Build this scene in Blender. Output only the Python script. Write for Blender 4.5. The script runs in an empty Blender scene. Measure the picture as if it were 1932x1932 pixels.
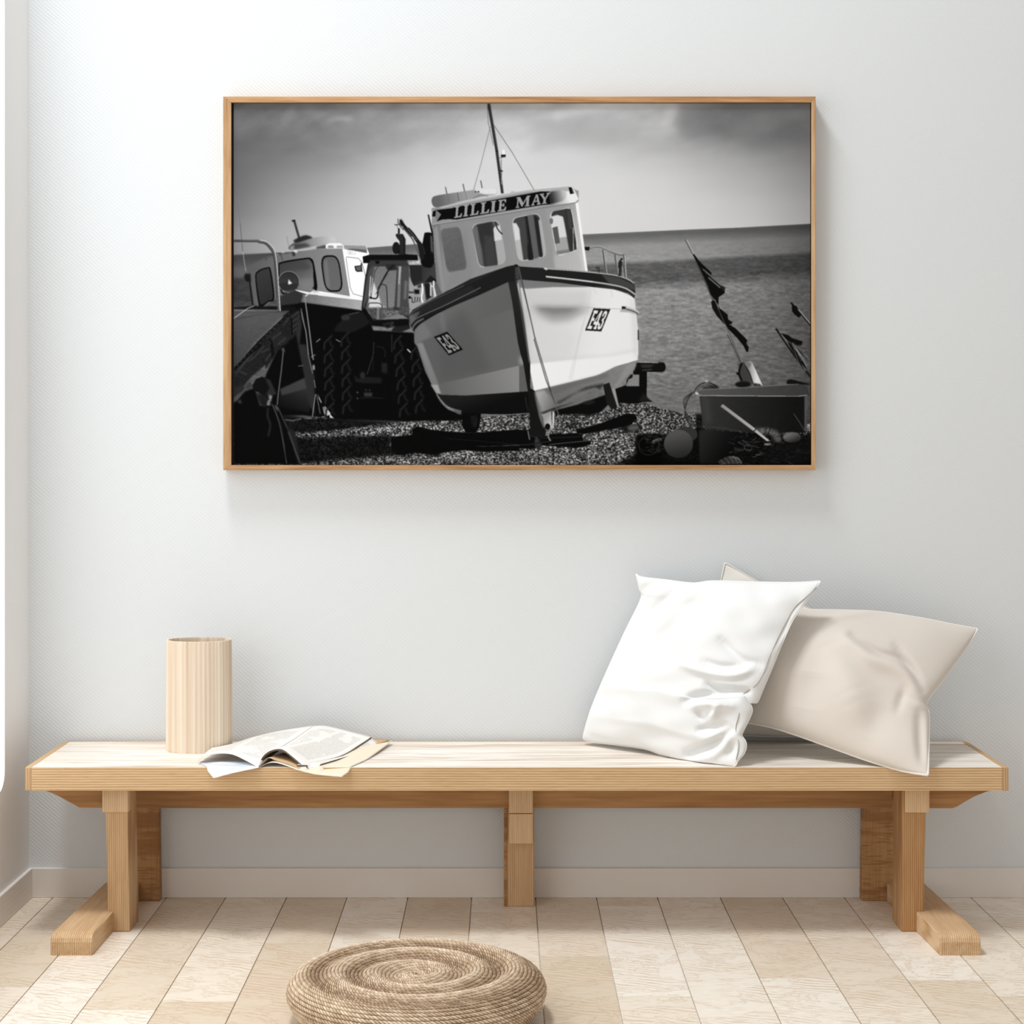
import bpy, bmesh, math, random
import numpy as np
from mathutils import Vector
sc = bpy.context.scene; C = sc.collection
# ------------------------------------------------ camera
F = 3312.0; CAMY = -4.685; CAMZ = 1.191
cd = bpy.data.cameras.new('camera'); cam = bpy.data.objects.new('camera', cd); C.objects.link(cam)
cam.location = (0, CAMY, CAMZ); cam.rotation_euler = (math.pi/2, 0, 0)
cd.sensor_width = 36; cd.lens = 36*F/1932; cd.shift_x = 16/1932; cd.shift_y = -116/1932; cd.clip_end = 60
sc.camera = cam
# ------------------------------------------------ light: pale room light all round, daylight from the window on the left, an added overhead key lamp
w = bpy.data.worlds.new('world'); sc.world = w; w.use_nodes = True
bg = w.node_tree.nodes['Background']; bg.inputs[0].default_value = (1, .955, .905, 1); bg.inputs[1].default_value = .56
def area(name, loc, target, sx, sy, power, col):
    ld = bpy.data.lights.new(name, 'AREA'); ld.shape = 'RECTANGLE'; ld.size = sx; ld.size_y = sy; ld.energy = power; ld.color = col
    o = bpy.data.objects.new(name, ld); C.objects.link(o); o.location = loc
    o.rotation_euler = (Vector(target)-Vector(loc)).to_track_quat('-Z', 'Y').to_euler(); return o
area('overhead_key_lamp', (-1.05, -1.2, 5.4), (.1, -.3, .4), 1.2, .7, 150, (.955, .985, 1))  # key area lamp added above, placed to set the shadows; no skylight modelled
WINDOW_STRENGTH = 1.25
sc.view_settings.view_transform = 'Standard'; sc.view_settings.look = 'None'; sc.view_settings.gamma = 1
sc.view_settings.use_curve_mapping = False; sc.view_settings.exposure = 0.0
# ------------------------------------------------ helpers
def ppm(Y): return F/(Y-CAMY)
def at(px, py, Y):
    p = ppm(Y); return Vector(((px-950)/p, Y, CAMZ-(py-850)/p))
def onz(px, py, z):                      # the point of a level surface at height z seen at a pixel
    p = (py-850)/(CAMZ-z); return Vector(((px-950)/p, CAMY+F/p, z))
def lin(c): return tuple(((v/255)/12.92 if v <= 10 else ((v/255+.055)/1.055)**2.4) for v in c)
def rgba(c): return lin(c)+(1,)
def obj(name, bm, mat, parent=None, smooth=False):
    me = bpy.data.meshes.new(name)
    if isinstance(bm, bmesh.types.BMesh):
        bmesh.ops.recalc_face_normals(bm, faces=bm.faces) if not getattr(bm, 'keep', False) else None
        bm.to_mesh(me); bm.free()
    else: me.from_pydata(*bm); me.update()
    o = bpy.data.objects.new(name, me); C.objects.link(o)
    for m in (mat if isinstance(mat, (list, tuple)) else [mat]): me.materials.append(m)
    if parent is not None:
        o.parent = parent; me.transform(__import__('mathutils').Matrix.Translation(-parent.location))
    if smooth: me.shade_smooth()
    return o
def tag(o, label=None, cat=None, group=None, kind=None):
    for k, v in (('label', label), ('category', cat), ('group', group), ('kind', kind)):
        if v: o[k] = v
    return o
def empty(name, loc, label, cat, group=None):
    o = bpy.data.objects.new(name, None); C.objects.link(o); o.location = loc; o.empty_display_size = .1
    return tag(o, label, cat, group)
def settle(o):                            # move a mesh's origin to its base
    me = o.data; v = np.empty(len(me.vertices)*3, np.float32); me.vertices.foreach_get('co', v); v = v.reshape(-1, 3)
    b = Vector(((v[:,0].min()+v[:,0].max())/2, (v[:,1].min()+v[:,1].max())/2, v[:,2].min()))
    b = Vector([float(q) for q in b]); me.transform(__import__('mathutils').Matrix.Translation(-b)); o.location = b; return o
def addbox(bm, x0, x1, y0, y1, z0, z1, bev=0, seg=2, taper=None):
    vs = [bm.verts.new(p) for p in ((x0,y0,z0),(x1,y0,z0),(x1,y1,z0),(x0,y1,z0),(x0,y0,z1),(x1,y0,z1),(x1,y1,z1),(x0,y1,z1))]
    fs = [bm.faces.new([vs[i] for i in q]) for q in ((0,3,2,1),(4,5,6,7),(0,1,5,4),(1,2,6,5),(2,3,7,6),(3,0,4,7))]
    if bev:
        es = {e for f in fs for e in f.edges}
        bmesh.ops.bevel(bm, geom=list(es), offset=bev, segments=seg, profile=.5, affect='EDGES')
    return vs
def boxm(*a, **k): bm = bmesh.new(); addbox(bm, *a, **k); return bm
def prism(pts, y0, y1, bev=0):            # outline in x,z pushed from y0 to y1
    bm = bmesh.new(); a = [bm.verts.new((x, y0, z)) for x, z in pts]; b = [bm.verts.new((x, y1, z)) for x, z in pts]; n = len(pts)
    bm.faces.new(a); bm.faces.new(b[::-1])
    for i in range(n): bm.faces.new((a[i], b[i], b[(i+1) % n], a[(i+1) % n]))
    if bev: bmesh.ops.bevel(bm, geom=list(bm.edges), offset=bev, segments=2, profile=.5, affect='EDGES')
    return bm
def tube(pts, r, n=8):
    pts = [Vector(p) for p in pts]; V = []; Fc = []; m = len(pts)
    for i, p in enumerate(pts):
        d = (pts[min(i+1, m-1)]-pts[max(i-1, 0)]).normalized(); u = d.orthogonal().normalized() if i == 0 else (U-d*U.dot(d)).normalized(); U = u; v = d.cross(u)
        for k in range(n): a = 2*math.pi*k/n; V.append(p+(u*math.cos(a)+v*math.sin(a))*r)
    for i in range(m-1):
        for k in range(n): Fc.append((i*n+k, i*n+(k+1) % n, (i+1)*n+(k+1) % n, (i+1)*n+k))
    Fc += [tuple(range(n))[::-1], tuple(range((m-1)*n, m*n))]
    return ([tuple(q) for q in V], [], Fc)
# ------------------------------------------------ materials
class NT:
    def __init__(s, name, rough=.7, spec=.3):
        s.m = bpy.data.materials.new(name); s.m.use_nodes = True; s.t = s.m.node_tree; s.b = s.t.nodes['Principled BSDF']
        s.b.inputs['Roughness'].default_value = rough; s.b.inputs['Specular IOR Level'].default_value = spec
    def n(s, typ, **k):
        o = s.t.nodes.new(typ)
        for a, v in k.items():
            if a.startswith('i_'): o.inputs[a[2:].replace('_', ' ')].default_value = v
            else: setattr(o, a, v)
        return o
    def l(s, a, b): s.t.links.new(a, b)
    def coords(s, scale=(1,1,1), rot=(0,0,0), kind='Object', loc=(0,0,0)):
        c = s.n('ShaderNodeTexCoord'); m = s.n('ShaderNodeMapping'); m.inputs['Scale'].default_value = scale; m.inputs['Rotation'].default_value = rot; m.inputs['Location'].default_value = loc
        s.l(c.outputs[kind], m.inputs[0]); return m.outputs[0]
    def noise(s, vec, scale=5, detail=4, rough=.5, dist=0):
        o = s.n('ShaderNodeTexNoise'); o.inputs['Scale'].default_value = scale; o.inputs['Detail'].default_value = detail; o.inputs['Roughness'].default_value = rough; o.inputs['Distortion'].default_value = dist
        s.l(vec, o.inputs['Vector']); return o.outputs['Fac']
    def ramp(s, fac, stops):
        o = s.n('ShaderNodeValToRGB'); e = o.color_ramp.elements
        while len(e) < len(stops): e.new(.5)
        for i, (p, c) in enumerate(stops): e[i].position = p; e[i].color = rgba(c) if len(c) == 3 else c
        s.l(fac, o.inputs[0]); return o.outputs[0]
    def mix(s, a, b, fac, mode='MIX'):
        o = s.n('ShaderNodeMix', data_type='RGBA', blend_type=mode)
        for x, i in ((fac, 0), (a, 6), (b, 7)):
            if isinstance(x, (int, float)): o.inputs[i].default_value = x
            elif isinstance(x, tuple): o.inputs[i].default_value = rgba(x)
            else: s.l(x, o.inputs[i])
        return o.outputs[2]
    def math(s, op, a, b=0, c=0):
        o = s.n('ShaderNodeMath', operation=op)
        for i, x in enumerate((a, b, c)):
            if isinstance(x, (int, float)): o.inputs[i].default_value = x
            else: s.l(x, o.inputs[i])
        return o.outputs[0]
    def bump(s, h, strength=.3, dist=.001):
        o = s.n('ShaderNodeBump'); o.inputs['Strength'].default_value = strength; o.inputs['Distance'].default_value = dist
        s.l(h, o.inputs['Height']); s.l(o.outputs[0], s.b.inputs['Normal'])
    def col(s, c): 
        if isinstance(c, tuple): s.b.inputs['Base Color'].default_value = rgba(c)
        else: s.l(c, s.b.inputs['Base Color'])
        return s.m
def mat_weave(name, c, freq=190, ang=.85, strength=.25, dist=.0006, rough=.9, plane='xz'):
    n = NT(name, rough, .2)
    v = n.coords((1,1,1), (0, ang, 0) if plane == 'xz' else (ang, 0, 0))
    wv = n.n('ShaderNodeTexWave', bands_direction='X' if plane == 'xz' else 'Z'); wv.inputs['Scale'].default_value = freq; wv.inputs['Distortion'].default_value = 1.2; wv.inputs['Detail'].default_value = 2; wv.inputs['Detail Scale'].default_value = 4
    n.l(v, wv.inputs['Vector'])
    ns = n.noise(n.coords(), 260, 3); h = n.math('ADD', wv.outputs['Fac'], n.math('MULTIPLY', ns, .7))
    mod = n.noise(n.coords(), 2.2, 2)
    n.bump(n.math('MULTIPLY', h, n.math('ADD', mod, .25)), strength, dist)
    return n.col(c)
def mat_wood(name, axis, light, mid, dark, fine=260, strength=.25, knots=True, streak=.5, seed=0, rough=.6, rings=None, rmix=.5, saw=False):
    n = NT(name, rough, .3); st = [1, 1, 1]; st['xyz'.index(axis)] = .045
    loc = (seed*3.1, seed*1.7, seed*2.3)
    big = [1, 1, 1]; big['xyz'.index(axis)] = .12
    warp = n.noise(n.coords(tuple(big), loc=loc), 9, 4, .55, .8)
    v1 = n.coords(tuple(st), loc=loc)
    add = n.n('ShaderNodeVectorMath', operation='ADD'); mul = n.n('ShaderNodeVectorMath', operation='SCALE'); mul.inputs['Scale'].default_value = .02
    cmb = n.n('ShaderNodeCombineXYZ'); [n.l(warp, cmb.inputs[i]) for i in range(3)]
    n.l(cmb.outputs[0], mul.inputs[0]); n.l(v1, add.inputs[0]); n.l(mul.outputs[0], add.inputs[1])
    f1 = n.noise(add.outputs[0], fine, 3, .6); f2 = n.noise(add.outputs[0], fine*.22, 3, .6)
    c = n.ramp(f1, [(.30, dark), (.48, mid), (.68, light)])
    c2 = n.ramp(f2, [(.34, dark), (.5, mid), (.66, light)])
    c = n.mix(c, c2, streak)
    if rings:
        ax, scl = rings
        wv = n.n('ShaderNodeTexWave', bands_direction=ax); wv.inputs['Scale'].default_value = scl; wv.inputs['Distortion'].default_value = 4.0; wv.inputs['Detail'].default_value = 2.5; wv.inputs['Detail Scale'].default_value = .5
        n.l(v1, wv.inputs['Vector'])
        c = n.mix(c, n.ramp(wv.outputs['Fac'], [(.08, dark), (.35, mid), (.8, light)]), rmix)
    if saw:
        sn = n.noise(n.coords((.06, .06, 1), loc=loc), 26, 2, .5); s2 = n.noise(n.coords((.1, .1, 1), loc=loc), 190, 1)
        c = n.mix(c, dark, n.math('MULTIPLY', n.ramp(sn, [(.5, (0,0,0)), (.6, (255,255,255))]), .8)); c = n.mix(c, dark, n.math('MULTIPLY', n.ramp(s2, [(.55, (0,0,0)), (.60, (255,255,255))]), .65))
    if knots:
        kn = n.noise(n.coords(tuple(big), loc=loc), 3.0, 5, .6, 2.2)
        c = n.mix(c, dark, n.math('MULTIPLY', n.ramp(kn, [(.60, (0,0,0)), (.72, (255,255,255))]), .5))
    n.bump(f1, strength, .0008)
    return n.col(c)
# ------------------------------------------------ the room
WX = (55-950)/ppm(0)
wall_m = mat_weave('wall_paper', (222, 226, 229), 40, .85, .30, .0012)
bmw = boxm(WX-.02, 2.6, 0, .06, -.02, 3.0)
tag(obj('wall_back', bmw, wall_m), kind='structure')
left_m = mat_weave('wall_paint_left', (240, 240, 240), 58, .85, .06, .0006, plane='yz')
# left wall with the daylight window; window edge at Y=-.222, sill at z=.33, rounded corner
WY, WZ = CAMY+F/((950-9)/(-WX)), CAMZ-(1489-850)/((950-9)/(-WX)); WY0, WZ1 = -3.3, 2.75
def winloop(g=0):
    r = .05; L = []
    for i in range(7):
        a = math.pi/2*i/6; L.append((WY-g-r+r*math.cos(-a), WZ+g+r-r*math.sin(a)))
    L = L[::-1]      # from sill towards the jamb
    return L
hole = [(WY0, WZ)]+winloop()+[(WY, WZ1), (WY0, WZ1)]
outer = [(WY0-.8, -.02), (0, -.02), (0, 3.0), (WY0-.8, 3.0)]
bm = bmesh.new()
for x in (WX, WX-.02):
    a = [bm.verts.new((x, y, z)) for y, z in hole]; b = [bm.verts.new((x, y, z)) for y, z in outer]
    bm.faces.new([b[0], b[1]]+a[1:-2][::-1][0:0]+[a[1], a[0]]) if False else None
    n = len(a)
    bm.faces.new([b[0], b[1], a[1], a[0]])
    bm.faces.new([b[1], b[2], a[n-2]]+[a[i] for i in range(n-3, 0, -1)])
    bm.faces.new([b[2], b[3], a[n-1], a[n-2]])
    bm.faces.new([b[3], b[0], a[0], a[n-1]])
bm.verts.ensure_lookup_table(); N = len(hole)+4; nh = len(hole)
for i in range(nh): bm.faces.new([bm.verts[i], bm.verts[(i+1) % nh], bm.verts[N+(i+1) % nh], bm.verts[N+i]])
for i in range(4): bm.faces.new([bm.verts[nh+i], bm.verts[nh+(i+1) % 4], bm.verts[N+nh+(i+1) % 4], bm.verts[N+nh+i]])
tag(obj('wall_left', bm, left_m), kind='structure')
n = NT('bright_window'); n.b.inputs['Emission Color'].default_value = (.96, .985, 1, 1); n.b.inputs['Emission Strength'].default_value = WINDOW_STRENGTH; n.b.inputs['Base Color'].default_value = (.9,.9,.9,1)
pane = obj('window_1', ([(WX-.012, y, z) for y, z in hole], [], [tuple(range(nh))]), n.m); tag(pane, kind='structure')
# baseboards
bb_m = mat_weave('baseboard_paint', (234, 229, 223), 120, .2, .16, .0007)
BH = .0785
tag(obj('baseboard_back', boxm(WX, 2.6, -.011, 0, 0, BH, .0015), bb_m), kind='structure')
tag(obj('baseboard_left', boxm(WX, WX+.011, WY0-.8, -.011, 0, BH, .0015), bb_m), kind='structure')
# plank floor: boards run towards the viewer, a shade of their own each
seams = [-1.20, -1.05, -.898, -.740, -.578, -.417, -.255, -.085, .085, .2475, .410, .577, .743, .908, 1.078, 1.245, 1.41, 1.58, 1.75, 1.92, 2.1, 2.3, 2.6]
seams = [WX-.02]+seams
cross = {0: [1790, 1900], 1: [1759, 1862], 2: [1850], 4: [1890], 6: [1740, 1905], 9: [1805], 10: [1709, 1880], 11: [1830], 12: [1709, 1845], 13: [1770, 1893], 14: [1850], 15: [1732, 1880], 16: [1730, 1800], 3: [1905], 5: [1780], 7: [1765], 8: [1720]}
bm = bmesh.new(); cl = bm.loops.layers.float_color.new('board'); rnd = random.Random(7)
for i in range(len(seams)-1):
    ys = [0]+[onz(950, p, 0).y for p in cross.get(i, [])]
    y = ys[-1]
    while y > -4.6: y -= rnd.uniform(.6, 1.3); ys.append(max(y, -4.7))
    for j in range(len(ys)-1):
        nf = len(bm.faces); bv = addbox(bm, seams[i]+.0014, seams[i+1]-.0014, ys[j+1]+.0003, ys[j]-.0003, -.0052, 0)
        bm.faces.ensure_lookup_table(); c = (rnd.random(), rnd.random(), rnd.random(), 1)
        for f in bm.faces[nf:]:
            for lp in f.loops: lp[cl] = c
addbox(bm, WX-.03, 2.62, -4.72, .01, -.03, -.0055)
n = NT('floor_boards', .42, .35)
ca = n.n('ShaderNodeVertexColor', layer_name='board'); sep = n.n('ShaderNodeSeparateColor'); n.l(ca.outputs[0], sep.inputs[0])
off = n.n('ShaderNodeVectorMath', operation='MULTIPLY_ADD'); n.l(ca.outputs[0], off.inputs[0]); off.inputs[1].default_value = (9, 7, 5)
n.l(n.coords(), off.inputs[2]); vec = off.outputs[0]
def vm(v, sc3, rot=(0,0,0)):
    m = n.n('ShaderNodeMapping'); m.inputs['Scale'].default_value = sc3; m.inputs['Rotation'].default_value = rot; n.l(v, m.inputs[0]); return m.outputs[0]
grain = n.noise(vm(vec, (.35, 1.6, 1)), 75, 4, .62, .6)
wv = n.n('ShaderNodeTexWave', bands_direction='Y'); wv.inputs['Scale'].default_value = 17; wv.inputs['Distortion'].default_value = 7; wv.inputs['Detail'].default_value = 3; wv.inputs['Detail Scale'].default_value = .8
n.l(vm(vec, (1, 1, 1), (0, 0, .35)), wv.inputs['Vector'])
stain = n.noise(vm(vec, (.8, 1, 1)), 6.0, 5, .62, 1.8)
base = n.ramp(sep.outputs[0], [(0, (220, 205, 184)), (.5, (236, 226, 211)), (1, (245, 239, 229))])
c = n.mix(base, (180, 142, 100), n.math('MULTIPLY', n.ramp(grain, [(.5, (0,0,0)), (.72, (255,255,255))]), .30))
c = n.mix(c, (190, 158, 120), n.math('MULTIPLY', n.math('MULTIPLY', n.ramp(wv.outputs['Fac'], [(.45, (0,0,0)), (.95, (255,255,255))]), .5), n.ramp(stain, [(.45, (0,0,0)), (.62, (255,255,255))])))
c = n.mix(c, (176, 132, 84), n.math('MULTIPLY', n.ramp(stain, [(.482, (0,0,0)), (.5, (255,255,255)), (.518, (0,0,0))]), .26))
n.bump(grain, .12, .0006); floor_m = n.col(c)
dk = NT('floor_gap', .9, .1).col((52, 33, 20))
fl = obj('floor', bm, [floor_m, dk]); tag(fl, kind='structure')
zz = np.empty(len(fl.data.polygons)*3); fl.data.polygons.foreach_get('center', zz); zz = zz.reshape(-1, 3)
fl.data.polygons.foreach_set('material_index', (zz[:, 2] < -.013).astype(np.int32))
PRINT_GAIN = 0.95
# ---------------------------------------------------------------- the printed photograph, drawn as grey values
CR = dict(px=(0,0,1), c1=(410,170,5.084), c2=(780,170,5.084), c3=(1160,170,4.83), c4=(410,420,7.728), c5=(410,650,7.728),
          c6=(600,400,7.728), c7=(580,600,6.44), c8=(780,330,5.52), B1=(760,480,7.728), B2=(980,440,6.44),
          B3=(730,640,7.728), B4=(950,640,6.44), B5=(1200,640,5.52), B6=(1270,430,6.661))
PX0, PY0, PW, PH, SS = 437, 192, 1096, 687, 2
def S(s):
    out = []; o = CR['px']
    for t in s.split():
        if ',' in t:
            a, b = t.split(','); out.append((o[0]+float(a)/o[2], o[1]+float(b)/o[2]))
        else: o = CR[t]
    return out
def catmull(p, n=6, closed=True):
    p = np.array(p, float); N = len(p); out = []
    rng = range(N) if closed else range(N-1)
    for i in rng:
        if closed: a, b, c, d = p[(i-1) % N], p[i], p[(i+1) % N], p[(i+2) % N]
        else: a, b, c, d = p[max(i-1, 0)], p[i], p[i+1], p[min(i+2, N-1)]
        for k in range(n):
            t = k/n
            out.append(.5*((2*b)+(-a+c)*t+(2*a-5*b+4*c-d)*t*t+(-a+3*b-3*c+d)*t**3))
    if not closed: out.append(p[-1])
    return [tuple(q) for q in out]
def vnoise(w, h, sx, sy, seed, shear=0.0):
    r = np.random.RandomState(seed)
    gw, gh = int(w/sx)+4+int(abs(shear)*h/sx), int(h/sy)+4
    g = r.rand(gh, gw).astype(np.float32)
    X, Y = np.meshgrid(np.arange(w, dtype=np.float32), np.arange(h, dtype=np.float32))
    xx = (X + (shear*Y if shear >= 0 else shear*(Y-h)))/sx; yy = Y/sy
    xi = xx.astype(int); yi = yy.astype(int)
    fx = xx-xi; fy = yy-yi; fx = fx*fx*(3-2*fx); fy = fy*fy*(3-2*fy)
    return (g[yi, xi]*(1-fx)+g[yi, xi+1]*fx)*(1-fy)+(g[yi+1, xi]*(1-fx)+g[yi+1, xi+1]*fx)*fy
def blur(a, r):
    r = int(r)
    if r < 1: return a
    for _ in range(2):
        for ax in (0, 1):
            pad = [(0, 0), (0, 0)]; pad[ax] = (r+1, r)
            c = np.cumsum(np.pad(a, pad, mode='edge'), axis=ax, dtype=np.float64)
            n = a.shape[ax]
            a = (np.take(c, range(2*r+1, 2*r+1+n), ax)-np.take(c, range(0, n), ax))/(2*r+1)
    return a.astype(np.float32)
class Canvas:
    def __init__(s): s.W, s.H = PW*SS, PH*SS; s.a = np.zeros((s.H, s.W), np.float32)
    def mask(s, polys, soft=0):
        pp = [np.array(p, float) for p in polys]
        al = np.vstack(pp); m = int(soft*SS*2)+3
        x0 = max(int((al[:,0].min()-PX0)*SS)-m, 0); x1 = min(int((al[:,0].max()-PX0)*SS)+m, s.W)
        y0 = max(int((al[:,1].min()-PY0)*SS)-m, 0); y1 = min(int((al[:,1].max()-PY0)*SS)+m, s.H)
        if x1 <= x0 or y1 <= y0: return None
        X = (np.arange(x0, x1)+.5)/SS+PX0; Y = (np.arange(y0, y1)+.5)/SS+PY0
        M = np.zeros((len(Y), len(X)), bool)
        for p in pp:
            for i in range(len(p)):
                (ax, ay), (bx, by) = p[i-1], p[i]
                if ay == by: continue
                r = np.nonzero((Y >= min(ay, by)) & (Y < max(ay, by)))[0]
                if len(r) == 0: continue
                xc = ax+(Y[r]-ay)*(bx-ax)/(by-ay)
                M[r] ^= X[None, :] > xc[:, None]
        M = M.astype(np.float32)
        if soft: M = blur(M, soft*SS)
        return M, x0, x1, y0, y1
    def put(s, polys, g, soft=0, op=1.0, mul=None, tex=0):
        r = s.mask(polys, soft)
        if r is None: return
        M, x0, x1, y0, y1 = r; M = M*op
        v = s.a[y0:y1, x0:x1]
        if mul is not None: s.a[y0:y1, x0:x1] = v*(1-M+M*mul); return
        if isinstance(g, tuple):          # linear gradient: (g0, x0,y0, g1, x1,y1)
            g0, ax, ay, g1, bx, by = g
            X = (np.arange(x0, x1)+.5)/SS+PX0; Y = (np.arange(y0, y1)+.5)/SS+PY0
            d2 = (bx-ax)**2+(by-ay)**2
            t = np.clip(((X[None, :]-ax)*(bx-ax)+(Y[:, None]-ay)*(by-ay))/d2, 0, 1)
            g = g0+(g1-g0)*t
        if tex: g = g+tex*(s.grain[y0:y1, x0:x1]-.5)*2
        s.a[y0:y1, x0:x1] = v*(1-M)+M*g
    def poly(s, st, g, soft=0, sm=False, **k):
        p = S(st) if isinstance(st, str) else st
        if sm: p = catmull(p)
        s.put([p], g, soft, **k)
    def line(s, st, w, g, sm=False, soft=0, **k):
        p = S(st) if isinstance(st, str) else st
        if sm: p = catmull(p, 6, False)
        ws = w if isinstance(w, tuple) else (w, w); n = len(p)
        p = [np.array(q, float) for q in p]; L = []; R = []
        for i in range(n):
            d = p[min(i+1, n-1)]-p[max(i-1, 0)]; d = d/(np.hypot(*d)+1e-9); q = np.array((-d[1], d[0]))
            h = (ws[0]+(ws[1]-ws[0])*i/(n-1))/2; L.append(tuple(p[i]+q*h)); R.append(tuple(p[i]-q*h))
        s.put([L+R[::-1]], g, soft, **k)
    def ell(s, st, rx, ry, g, rot=0, soft=0, **k):
        (cx, cy), = S(st); a = np.radians(rot); t = np.linspace(0, 2*np.pi, 40, endpoint=False)
        s.put([[(cx+rx*np.cos(u)*np.cos(a)-ry*np.sin(u)*np.sin(a), cy+rx*np.cos(u)*np.sin(a)+ry*np.sin(u)*np.cos(a)) for u in t]], g, soft, **k)
    def rq(s, st, g, r=.25, soft=0, **k):   # rounded quad
        q = [np.array(v) for v in S(st)]; out = []
        for i in range(4):
            a, b, c = q[i-1], q[i], q[(i+1) % 4]
            p0 = b+(a-b)*r; p2 = b+(c-b)*r
            for t in np.linspace(0, 1, 6): out.append(tuple((1-t)**2*p0+2*t*(1-t)*b+t*t*p2))
        s.put([out], g, soft, **k)
def box(a, b, c, d): return [(a, b), (c, b), (c, d), (a, d)]
GLYPH = {
 'L': [[(.05,0),(.6,0),(.6,.09),(.47,.12),(.47,.88),(.72,.86),(.84,.66),(.97,.66),(.92,1),(.05,1),(.05,.91),(.2,.88),(.2,.12),(.05,.09)]],
 'I': [[(.1,0),(.9,0),(.9,.09),(.72,.12),(.72,.88),(.9,.91),(.9,1),(.1,1),(.1,.91),(.28,.88),(.28,.12),(.1,.09)]],
 'E': [[(.05,0),(.9,0),(.93,.3),(.82,.3),(.7,.12),(.46,.12),(.46,.43),(.6,.42),(.64,.32),(.74,.32),(.74,.66),(.64,.66),(.6,.56),(.46,.55),(.46,.88),(.72,.86),(.86,.66),(.98,.66),(.93,1),(.05,1),(.05,.91),(.2,.88),(.2,.12),(.05,.09)]],
 'M': [[(.0,0),(.27,0),(.52,.6),(.76,0),(1,0),(1,.09),(.93,.12),(.93,.88),(1,.91),(1,1),(.65,1),(.65,.91),(.74,.88),(.74,.32),(.48,.95),(.42,.95),(.18,.35),(.18,.88),(.28,.91),(.28,1),(0,1),(0,.91),(.08,.88),(.08,.12),(0,.09)]],
 'A': [[(.42,0),(.6,0),(.9,.88),(1,.91),(1,1),(.6,1),(.6,.91),(.68,.88),(.63,.7),(.32,.7),(.26,.88),(.36,.91),(.36,1),(0,1),(0,.91),(.1,.88)],[(.36,.58),(.59,.58),(.48,.24)]],
 'Y': [[(0,0),(.42,0),(.42,.09),(.34,.12),(.54,.45),(.72,.12),(.64,.09),(.64,0),(1,0),(1,.09),(.9,.12),(.63,.58),(.63,.88),(.76,.91),(.76,1),(.28,1),(.28,.91),(.4,.88),(.4,.58),(.1,.12),(0,.09)]],
 'e': [[(0,0),(.9,0),(.9,.17),(.42,.17),(.42,.4),(.8,.4),(.8,.57),(.42,.57),(.42,.83),(.95,.83),(.95,1),(0,1),(0,.88),(.1,.88),(.1,.12),(0,.12)]],
 '4': [[(.5,0),(.8,0),(.8,.6),(1,.6),(1,.76),(.8,.76),(.8,.88),(.92,.88),(.92,1),(.38,1),(.38,.88),(.5,.88),(.5,.76),(0,.76),(0,.6)],[(.2,.6),(.5,.6),(.5,.22)]],
 '3': [[(.05,.2),(.12,.05),(.35,0),(.6,0),(.85,.06),(.96,.2),(.9,.38),(.76,.47),(.95,.57),(1,.78),(.9,.93),(.65,1),(.35,1),(.1,.94),(0,.78),(0,.68),(.34,.68),(.38,.82),(.5,.86),(.62,.8),(.64,.66),(.55,.56),(.34,.55),(.34,.4),(.52,.4),(.6,.3),(.58,.17),(.46,.13),(.36,.18),(.35,.3),(.03,.3)]],
}
def glyph(cv, ch, q, g, soft=0):   # q: TL,TR,BR,BL
    q = [np.array(v) for v in q]
    f = lambda u, v: tuple((q[0]*(1-u)+q[1]*u)*(1-v)+(q[3]*(1-u)+q[2]*u)*v)
    cv.put([[f(u, v) for u, v in p] for p in GLYPH[ch]], g, soft)
def ctrl(W, H, xs, ys, tab):
    X = np.arange(W)/SS+PX0; Y = np.arange(H)/SS+PY0
    t = np.array(tab, float)
    rows = np.array([np.interp(X, xs, r) for r in t])
    out = np.empty((H, W), np.float32)
    for j in range(H):
        k = np.clip(np.searchsorted(ys, Y[j])-1, 0, len(ys)-2)
        f = np.clip((Y[j]-ys[k])/(ys[k+1]-ys[k]), 0, 1); f = f*f*(3-2*f)
        out[j] = rows[k]*(1-f)+rows[k+1]*f
    return out

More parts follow.
